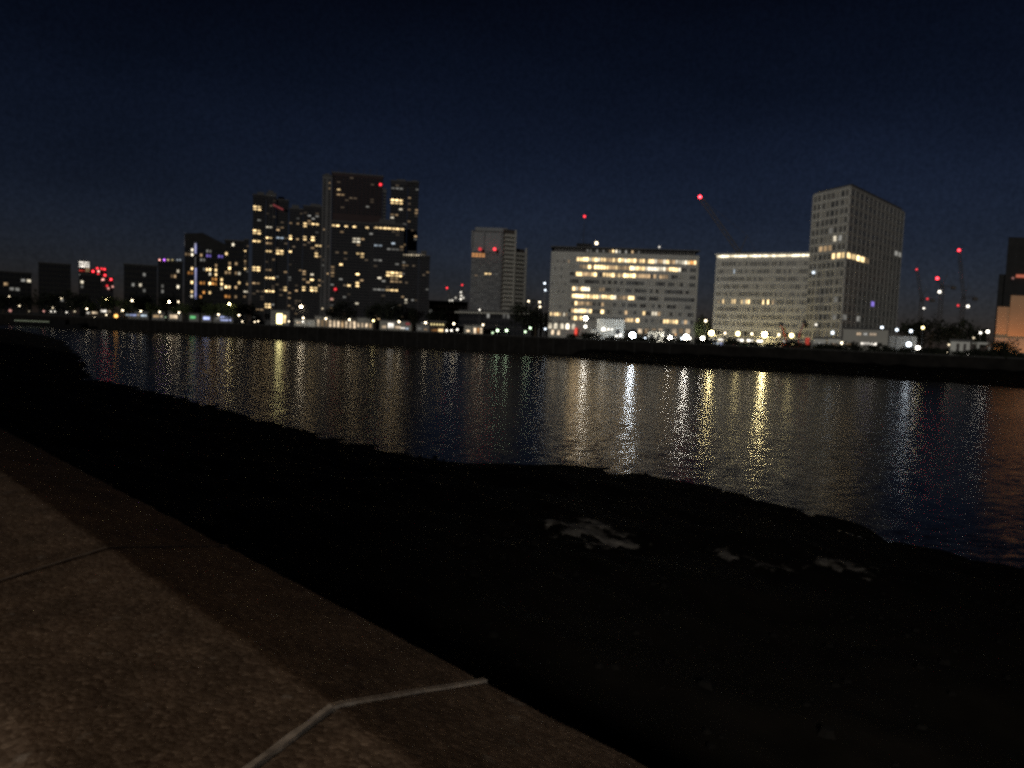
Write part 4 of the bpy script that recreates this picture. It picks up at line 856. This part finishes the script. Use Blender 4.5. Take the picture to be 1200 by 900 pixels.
# lit frame canopy
rt = broot('canopy', 'pale lit frame canopy on posts between pavilion and orange building', 'canopy', 1152, 200); b = MB()
q0, q1 = P(1144.5, 402, 200), P(1161, 402.3, 200); b.box(q0.x, q1.x, 199.6, 202, q0.z - .35, q0.z + .25); part('roof', b, M['white_wall'], rt)
for x in (1146, 1160):
    q = P(x, 405, 199.9); b = MB(); b.box(q.x - .25, q.x + .25, 199.7, 200.2, GZ, q0.z - .353); part('post', b, M['white_wall'], rt)
# orange-lit building: two stepped walls over a grey plinth
rt = broot('building', 'stepped blank building floodlit orange at the right edge', 'building', 1200, 204)
zb = topz(1185, 396.5, 204)
for x0, x1, yt, Y_ in ((1168, 1183, 359.5, 204.4), (1182.4, 1330, 346, 204)):
    a, c = pxpt(x0, Y_, 375), pxpt(x1, Y_, 375); b = MB(); b.prism([a, c, c + Vector((c.x / c.y, 1)) * 14, a + Vector((a.x / a.y, 1)) * 14], zb, topz(max(x0, 1183), yt, Y_) if x0 > 1180 else topz(1174, yt, Y_)); part('wall', b, M['orange_wall'], rt)
a, c = pxpt(1165.5, 203.4, 405), pxpt(1331, 203.4, 405); b = MB(); b.prism([a, c, c + Vector((c.x / c.y, 1)) * 15, a + Vector((a.x / a.y, 1)) * 15], GZ, zb - .003); part('plinth', b, M['grey_wall'], rt)
rt = broot('garden_wall', 'low pale wall in front of the orange-lit building', 'wall', 1185, 198); a, c = pxpt(1156, 198, 415), pxpt(1330, 198, 415)
b = MB(); b.prism([a, c, c + Vector((0, .3)), a + Vector((0, .3))], GZ, topz(1180, 414.6, 198)); part('wall', b, M['concrete'], rt); b = MB(); b.prism([a - Vector((.1, .05)), c + Vector((.1, -.05)), c + Vector((.1, .35)), a + Vector((-.1, .35))], topz(1180, 414.6, 198) + .003, topz(1180, 414.6, 198) + .14); part('coping', b, M['concrete'], rt)
# big black block behind it
rt = broot('industrial_block', 'black block rising behind the orange-lit building, with a red strip light', 'building', 1210, 290)
for x0, x1, yt, Y_ in ((1170, 1178, 322, 292), (1177.5, 1350, 278, 290)):
    a, c = pxpt(x0, Y_, 330), pxpt(x1, Y_, 330); b = MB(); b.prism([a, c, c + Vector((c.x / c.y, 1)) * 30, a + Vector((a.x / a.y, 1)) * 30], GZ, topz(1190, yt, Y_)); part('wall', b, M['black_block'], rt)
q0, q1 = P(1192, 325, 289), P(1225, 326.3, 289); b = MB(); b.hexa([q0, q1, q1 + Vector((0, .8, 0)), q0 + Vector((0, .8, 0))], [p + Vector((0, 0, 1.1)) for p in (q0, q1, q1 + Vector((0, .8, 0)), q0 + Vector((0, .8, 0)))]); part('light_strip', b, glow('salmon_strip_light', (1, .25, .14), .42), rt)
beacon(rt, 1187, 326, 288.5, 'p', 2, .5, 'wall_light')

# ================================================================== CRANES
def lattice(b, a, c, w, seg, r=.09):
    a = Vector(a); c = Vector(c); d = (c - a); L = d.length; d.normalize(); u = d.cross(Vector((.13, 1, .05))).normalized(); v = d.cross(u)
    cor = [(u + v) * w / 2, (u - v) * w / 2, (-u - v) * w / 2, (-u + v) * w / 2]
    for k in cor: b.bar(a + k, c + k, r * 1.5, 4)
    n = max(2, int(L / seg))
    for i in range(n):
        p, q = a + d * L * i / n, a + d * L * (i + 1) / n
        for j in range(4):
            b.bar(p + cor[j], q + cor[(j + 1) % 4], r, 3)
def crane(label, mx, Y, ym, tip, red, white=(), red2=(), rs=60, rr=1.0):
    """luffing tower crane: mast, cab, counter jib, raised jib, warning lights"""
    base = pxpt(mx, Y, 385); rt = thing('tower_crane', label, 'crane', (base.x, base.y, GZ), 'tower cranes on the skyline'); top = P(mx, ym, Y); k = Y / 400
    b = MB(); lattice(b, (top.x, top.y, GZ), (top.x, top.y, top.z), 2.2, 2.6, .1); part('mast', b, M['crane_steel'], rt)
    t = P(tip[0], tip[1], Y); b = MB(); lattice(b, (top.x, top.y, top.z + 1.5), t, 1.5, 2.6, .08); part('jib', b, M['crane_steel'], rt)
    s = -1 if t.x > top.x else 1
    b = MB(); lattice(b, (top.x, top.y, top.z + 1), (top.x + s * 8, top.y, top.z + 1), 1.4, 2.2, .09); b.box(top.x + s * 8 - 1.4, top.x + s * 8 + 1.4, top.y - 1, top.y + 1, top.z - 1, top.z + 1.2); part('counter_jib', b, M['crane_steel'], rt)
    b = MB(); b.bar((top.x, top.y, top.z + 1), (top.x + s * 3, top.y, top.z + 9), .18, 4); b.bar((top.x + s * 3, top.y, top.z + 9), t, .06, 3); b.bar((top.x + s * 3, top.y, top.z + 9), (top.x + s * 8, top.y, top.z + 1), .06, 3); part('stay', b, M['crane_steel'], rt)
    b = MB(); b.box(top.x - s * 1 - 1, top.x - s * 1 + 1, top.y - 2.2, top.y - 1.15, top.z - .5, top.z + 1.8); part('cab', b, M['metal'], rt)
    beacon(rt, red[0], red[1], Y, 'r', rs, rr * .75)
    for x, y, s_ in white: beacon(rt, x, y, Y - 1.6, 'n', s_, rr * .8, 'floodlight')
    for x, y, s_ in red2: beacon(rt, x, y, Y - 1.6, 'r', s_, rr * .6, 'red_light')
crane('crane with raised jib tipped by a bright red light above the cornice-lit wing', 866, 330, 300, (821, 232), (820.3, 230.8), rs=130, rr=.85)
crane('crane at far right whose red light is highest over the orange building side', 1129, 520, 350, (1124, 295), (1123.8, 293.3), [(1134.3, 359, 30)], [(1122.7, 358, 14)], rs=60, rr=1.2)
crane('crane with a big red light above a white floodlight, right of the tall tower', 1104, 540, 337, (1098.5, 328), (1098.4, 326.3), [(1101, 342, 30)], [(1086.8, 350.3, 10)], rs=80, rr=1.3)
crane('crane with the small faint red light nearest the tall tower', 1080, 560, 352, (1074.3, 317), (1074.2, 315.8), [(1082.6, 361.3, 26)], rs=20, rr=.8)
crane('crane with a red light left of the lone grey tower, above the low black building', 527, 800, 348, (524, 338.5), (523.8, 337.4), rs=26, rr=1.3)
crane('crane with red light over a cluster of white lights left of the lone grey tower', 543, 800, 344, (541.8, 335), (541.5, 334), [(540.3, 342.5, 16), (540.5, 346.5, 14), (540, 350.5, 22), (534, 349, 6), (530, 352, 10), (527, 352.3, 8), (543, 349, 9)], rs=20, rr=1.2)
# boom lifts by the shops
def boom(label, bx, elbow, tip, Y):
    q = pxpt(bx, Y, 400); rt = thing('boom_lift', label, 'boom lift', (q.x, q.y, GZ), 'boom lifts by the row of shops'); b = MB()
    b.box(q.x - 1.4, q.x + 1.4, Y - .8, Y + .8, GZ + .55, GZ + 1.5); b.box(q.x - .8, q.x + .9, Y - .7, Y + .7, GZ + 1.503, GZ + 2.3); part('chassis', b, M['red_paint'], rt)
    for sx in (-1, 1):
        for sy in (-1, 1):
            b = MB(); b.bar((q.x + sx, Y + sy * .85 - .15, GZ + .45), (q.x + sx, Y + sy * .85 + .15, GZ + .45), .45, 12); part('wheel', b, M['hull'], rt)
    e, t = P(*elbow, Y), P(*tip, Y); b = MB(); b.bar((q.x, Y, GZ + 2.2), e, .24, 6); b.bar(e, t, .2, 6, 0, .15); part('boom', b, M['red_paint'], rt)
    b = MB(); b.box(t.x - .6, t.x + .6, Y - .5, Y + .5, t.z - .5, t.z + .6); part('basket', b, M['metal'], rt)
boom('red boom lift whose arm leans right to a dark basket before the pale wing', 936, (937, 391), (943, 377.5), 240)
boom('red boom lift whose arm leans left, left of the other boom lift', 922, (918, 388), (915.5, 380), 241)
# ================================================================== LAMPS
def mk_lamp(px, py, Y, col, strength, r, label, group, kind='post', name='street_lamp'):
    if r <= .5: r *= .8
    q = P(px, py, Y); rt = thing(name, label, 'lamp', (q.x, q.y, GZ), group); h = q.z
    b = MB(); b.bar((q.x, q.y, GZ), (q.x, q.y, max(GZ + .2, h - r * 1.1)), .11, 6, 0, .07); b.bar((q.x, q.y, GZ), (q.x, q.y, GZ + .5), .2, 8, 0, .16); part('post', b, M['metal'], rt)
    b = MB(); b.ball(q, r, 10); b.bar(q + Vector((0, 0, r * .93)), q + Vector((0, 0, r * 1.3)), r * .55, 8, 1, r * .1); part('lantern', b, [lampmat(col, strength), M['metal']], rt); return rt
ORD = ['first', 'second', 'third', 'fourth', 'fifth', 'sixth', 'seventh', 'eighth', 'ninth', 'tenth', 'eleventh', 'twelfth', 'thirteenth', 'fourteenth', 'fifteenth', 'sixteenth']
def series(items, fmt, group, off, col='w', strength=60, r=.4, name='street_lamp', Y=None):
    for k, it in enumerate(items):
        x, y = it[:2]; c = it[2] if len(it) > 2 else col; s = it[3] if len(it) > 3 else strength; rr = it[4] if len(it) > 4 else r; o = it[5] if len(it) > 5 else off
        mk_lamp(x, y, Y or bankY(x, o), c, s, rr, fmt.replace('#', ORD[k]), group, name=name)
series([(101.8, 361.8), (143.7, 363.8), (165, 364.7), (187, 365.5), (209.6, 366.4), (256, 368.6), (280, 369.4), (355.4, 372.6), (381.9, 373.5), (409.4, 374.6), (437.5, 375.8, 'y', 90), (467.6, 377), (498.8, 378.2, 'w', 90), (531.8, 379.4, 'w', 80)],
       'warm white globe lamp in the even promenade row, # counting from its left end', 'promenade lamps on the left bank', 4, 'w', 75, .42)
series([(10.7, 347.4, 'w', 25), (22.8, 358.4, 'w', 35), (61.8, 360.8, 'w', 18), (72, 349.6, 'w', 35), (82, 361, 'w', 45)], 'pale lamp among the black trees at far left, # from the left edge', 'lamps among the far left trees', 14, 'w', 60, .45)
series([(12, 364, 'p', 6, .8), (34, 364.8, 'w', 5), (51.3, 364.7, 'p', 14, .5), (59.9, 365, 'n', 25), (64.2, 365, 'n', 22), (78, 366, 'n', 25), (87.5, 365, 'w', 15)], 'low light at road level under the black trees at far left, # from the left', 'road level lights at far left', 7, 'n', 45, .4, 'road_light')
series([(124.8, 351.4, 'y', 120, .42), (154.8, 352.3), (198.4, 353.8, 'w', 120, .4), (209, 353.7, 'w', 35), (268.8, 356.2, 'y', 125, .45), (352.9, 359.4, 'w', 130, .5)], 'tall bright road lamp above the promenade row on the left bank, # from left', 'tall road lamps on the left bank', 9, 'w', 90, .5)
mk_lamp(136, 370.3, bankY(136, 5), 'o', 26, .95, 'big orange sodium lamp low on the left bank, the only orange globe there', None)
series([(110.8, 372), (124.6, 369)], 'small white light under the warm kiosks by the orange lamp, # from left', 'small lights near the orange lamp', 2, 'w', 40, .4, 'bollard_light')
series([(194, 371.8, 'g', 10, .3), (284, 376.8), (298.5, 377.2), (302.5, 376.5), (338.5, 376.6), (355, 377, 'n', 50)], 'small low light at the foot of the dark towers, # from the left', 'low lights below the dark towers', 5, 'w', 38, .38, 'bollard_light')
series([(378, 361.5, 'w', 10)], 'dim lamp on the pale edge of the tallest tower, above the colonnade', 'lamp near the colonnade', 14, 'w', 10, .4)
series([(523.5, 387.3), (529, 387.3), (535.9, 386.3)], 'small white light between the cafe and the greenish cabin, # from the left', 'white lights right of the cafe', 4, 'n', 40, .4, 'bollard_light')
series([(566, 380.6), (577.3, 390, 'g', 20), (583, 387.3, 'g', 60, .5), (593.6, 387.3, 'g', 60, .5), (615.6, 388.8, 'g', 35), (621.3, 384.4, 'g', 50), (639, 385.5, 'b', 30)], 'lamp along the podium of the lone grey tower, # from the left', 'podium lamps', 6, 'w', 50, .42)
series([(562, 363, 'n', 30)], 'small white lamp on the podium deck edge', 'deck lamp', 27, 'n', 30, .35)
series([(619.4, 353), (632.4, 354), (632.8, 359.5), (638.3, 332, 'b', 40), (639, 340, 'b', 30)], 'white lamp in the dark gap left of the wide office, # from the left', 'lamps left of the wide office', 28, 'w', 45, .42)
mk_lamp(686.4, 373, bankY(686, 9), 'n', 120, .55, 'upper of two stacked white floodlights beside the arched windows', 'floodlights before the wide office', name='floodlight')
mk_lamp(686, 382.7, bankY(686, 8), 'n', 90, .5, 'lower of two stacked white floodlights beside the arched windows', 'floodlights before the wide office', name='floodlight')
series([(700, 392.7, 'n', 90, .5), (722, 394), (727, 392.7), (741, 393, 'b', 220, .85), (756, 396, 'b', 50), (785, 396.5, 'n', 160, .75), (791.7, 392, 'o', 14, .3), (799, 397, 'b', 70, .5), (804, 395, 'n', 160, .7), (808, 396.5, 'n', 70, .5), (823, 397, 'n', 120, .6), (827, 376, 'w', 60, .45)],
       'white floodlight on a short post in front of the wide office, # from the left', 'floodlights before the wide office', 9, 'n', 60, .42, 'floodlight')
for k, (x, y, s, r) in enumerate(((833.7, 390.2, 190, .62), (849.6, 390.4, 45, .42), (864.7, 391, 100, .66), (881, 391.3, 60, .42), (896, 392, 260, .68), (912.8, 392.2, 50, .42), (927.6, 393.2, 100, .64))):
    Yw = 251 - (x - 832) / 113 * 14
    mk_lamp(x, y, Yw - 1.5, 'y' if r > .5 else 'w', s, r, ('large' if r > .5 else 'small') + ' yellow lamp in the row before the pale low wing, %s from the left' % ORD[k], 'lamps before the pale low wing')
series([(929, 402.6, 'y', 30, .4), (987, 402), (1004.5, 402.6), (1033.5, 384, 'b', 50), (1051, 386.5, 'b', 35), (1065, 403.5, 'b', 110, .55), (1067.5, 388, 'b', 45), (1075.6, 408, 'n', 115, .55), (1081.5, 384, 'y', 60, .45)],
       'lamp around the low building under the tall tower, # from the left end', 'lamps under the tall tower', 8, 'w', 80, .45)
series([(1106, 413, 'w', 30, .3), (1110, 413, 'w', 40, .3), (1112, 404, 'w', 20, .3), (1114, 413.2, 'w', 40, .3), (1141, 396, 'w', 12, .3), (1149, 390, 'n', 40, .35), (1157.5, 388.6, 'n', 70, .45)],
       'small lamp near the white pavilion, # from the left end', 'lamps near the white pavilion', 8, 'w', 40, .35)
# moored barge at the far left
Y = bankY(40, -22); a, c = P(12, 379, Y), P(98, 384, bankY(98, -8))
rt = thing('barge', 'low black moored barge with a thin greenish lit rail at far left', 'barge', (*((a + c) / 2).xy, 0)); d = (c.xy - a.xy).normalized(); nn = Vector((d.y, -d.x)); a2, c2 = a.xy, c.xy
b = MB(); b.hexa([(*(a2 + d * 2 + nn * 1), -.4), (*(c2 - d * 2 + nn * 1), -.4), (*(c2 - d * 2 - nn * 5), -.4), (*(a2 + d * 2 - nn * 5), -.4)], [(*(a2 + nn * 1.6), 1.6), (*(c2 + nn * 1.6), 1.6), (*(c2 - nn * 5.6), 1.6), (*(a2 - nn * 5.6), 1.6)]); part('hull', b, M['hull'], rt)
b = MB(); m0, m1 = a2.lerp(c2, .2), a2.lerp(c2, .75); b.prism([m0, m1, m1 - nn * 4, m0 - nn * 4], 1.603, 4.0); part('cabin', b, M['hull'], rt)
b = MB(); p0, p1 = P(19, 378.2, Y), P(58, 379.6, bankY(58, -18)); p0 = a2.lerp(c2, .08) + nn * 1.2; p1 = a2.lerp(c2, .55) + nn * 1.2; b.prism([p0, p1, p1 + nn * .2, p0 + nn * .2], 2.5, 2.85); part('light_rail', b, glow('greenish_rail_light', (.75, 1, .45), .10), rt)

# ================================================================== LIGHT
def lamp(name, t, loc, col, power, **k):
    l = bpy.data.lights.new(name, t); l.color = col; l.energy = power
    for a, v in k.items(): setattr(l, a, v)
    o = bpy.data.objects.new(name, l); COL.objects.link(o); o.location = loc; return o
# sodium street lamp on the near promenade, behind the photographer
o = lamp('promenade_lamp', 'SPOT', wp(-1.2, -6.0, 11.2), (1, .69, .42), 340, shadow_soft_size=.2, spot_size=math.radians(128), spot_blend=.75)
o.rotation_euler = Vector((WN.x * .45, WN.y * .45, -1)).to_track_quat('-Z', 'Y').to_euler()
# floodlight that washes the orange building
for fx, fy in ((1178, 199.0), (1208, 198.6), (1240, 198.6)):
    q = pxpt(fx, fy, 400); o = lamp('facade_floodlight', 'SPOT', (q.x, q.y, GZ + 1.2), (1, .36, .10), 1050, spot_size=math.radians(130), spot_blend=.5, shadow_soft_size=.3)
    o.rotation_euler = Vector((0, .72, .70)).to_track_quat('-Z', 'Y').to_euler()
# added spot with no known source, brightens the pale foreshore patches
o = lamp('foreshore_fill_spot', 'SPOT', wp(-9, -6.0, 11.2), (1, .90, .78), 5200, shadow_soft_size=.3, spot_size=math.radians(42), spot_blend=1.0)
o.rotation_euler = (Vector((7, 21, .8)) - Vector(wp(-9, -6.0, 11.2))).to_track_quat('-Z', 'Y').to_euler()
SUN_EL, SUN_AZ = math.radians(8), math.radians(205)          # added low weak light for the far facades from behind the photographer's left
sd = Vector((math.sin(SUN_AZ) * math.cos(SUN_EL), math.cos(SUN_AZ) * math.cos(SUN_EL), math.sin(SUN_EL)))
o = lamp('facade_fill_sun', 'SUN', (0, 0, 60), (1, .97, .91), .72, angle=math.radians(.5)); o.rotation_euler = (-sd).to_track_quat('-Z', 'Y').to_euler()
# night sky
w = bpy.data.worlds.new('World'); sc.world = w; w.use_nodes = True; nt = w.node_tree; bg = nt.nodes['Background']
sky = nt.nodes.new('ShaderNodeTexSky'); sky.sky_type = 'NISHITA'; sky.sun_disc = False; sky.sun_elevation = SUN_EL; sky.sun_rotation = SUN_AZ
sky.air_density = 1.0; sky.dust_density = .5; sky.ozone_density = 3.0
tint = nt.nodes.new('ShaderNodeMix'); tint.data_type = 'RGBA'; tint.blend_type = 'MULTIPLY'; tint.inputs[0].default_value = 1.0
nt.links.new(sky.outputs[0], tint.inputs[6]); tint.inputs[7].default_value = (1.02, .83, 1.22, 1)
tc = nt.nodes.new('ShaderNodeTexCoord'); sx = nt.nodes.new('ShaderNodeSeparateXYZ'); nt.links.new(tc.outputs['Generated'], sx.inputs[0])
mr = nt.nodes.new('ShaderNodeMapRange'); mr.interpolation_type = 'SMOOTHSTEP'; mr.inputs['From Min'].default_value = -.05; mr.inputs['From Max'].default_value = .55
mr.inputs['To Min'].default_value = 1.25; mr.inputs['To Max'].default_value = .16; nt.links.new(sx.outputs['Z'], mr.inputs['Value'])
# uneven city glow and fine grain put into the sky colour
cn = nt.nodes.new('ShaderNodeTexNoise'); cn.inputs['Scale'].default_value = 3.5; cn.inputs['Detail'].default_value = 6; cm = nt.nodes.new('ShaderNodeMapping'); cm.inputs['Scale'].default_value = (1, 1, 2.6)
nt.links.new(tc.outputs['Generated'], cm.inputs['Vector']); nt.links.new(cm.outputs[0], cn.inputs['Vector'])
c2 = nt.nodes.new('ShaderNodeMapRange'); c2.inputs['From Min'].default_value = .3; c2.inputs['From Max'].default_value = .7; c2.inputs['To Min'].default_value = .84; c2.inputs['To Max'].default_value = 1.18; nt.links.new(cn.outputs['Fac'], c2.inputs['Value'])
cx = nt.nodes.new('ShaderNodeMath'); cx.operation = 'MULTIPLY'; c3 = nt.nodes.new('ShaderNodeTexNoise'); c3.inputs['Scale'].default_value = 210; c3.inputs['Detail'].default_value = 3; c3.inputs['Roughness'].default_value = .7; nt.links.new(tc.outputs['Generated'], c3.inputs['Vector'])
c4 = nt.nodes.new('ShaderNodeMapRange'); c4.inputs['From Min'].default_value = .3; c4.inputs['From Max'].default_value = .7; c4.inputs['To Min'].default_value = .80; c4.inputs['To Max'].default_value = 1.20; nt.links.new(c3.outputs['Fac'], c4.inputs['Value'])
cy = nt.nodes.new('ShaderNodeMath'); cy.operation = 'MULTIPLY'; nt.links.new(mr.outputs[0], cy.inputs[0]); nt.links.new(c4.outputs[0], cy.inputs[1]); mr = cy
nt.links.new(mr.outputs[0], cx.inputs[0]); nt.links.new(c2.outputs[0], cx.inputs[1]); mr = cx
vm = nt.nodes.new('ShaderNodeVectorMath'); vm.operation = 'SCALE'; nt.links.new(tint.outputs[2], vm.inputs[0]); nt.links.new(mr.outputs[0], vm.inputs['Scale'])
nt.links.new(vm.outputs[0], bg.inputs['Color']); bg.inputs['Strength'].default_value = .0050
# ================================================================== CAMERA
cd = bpy.data.cameras.new('camera'); cam = bpy.data.objects.new('camera', cd); COL.objects.link(cam)
cd.sensor_fit = 'HORIZONTAL'; cd.sensor_width = 36; cd.lens = FPX / 1200 * 36; cd.clip_start = .05; cd.clip_end = 20000
cam.matrix_world = Matrix.Translation(CAM) @ Matrix((RI, UP, -FW)).transposed().to_4x4()
sc.camera = cam
sc.view_settings.view_transform = 'Standard'; sc.view_settings.look = 'None'; sc.view_settings.exposure = 0; sc.view_settings.gamma = 1
sc.cycles.use_denoising = False
sc.cycles.volume_bounces = 0; sc.cycles.max_bounces = 5; sc.cycles.diffuse_bounces = 2; sc.cycles.glossy_bounces = 2; sc.cycles.transmission_bounces = 2
sc.cycles.sample_clamp_indirect = 1.5; sc.cycles.caustics_reflective = False; sc.cycles.caustics_refractive = False
sc.cycles.pixel_filter_type = 'BLACKMAN_HARRIS'; sc.cycles.filter_width = 3.0
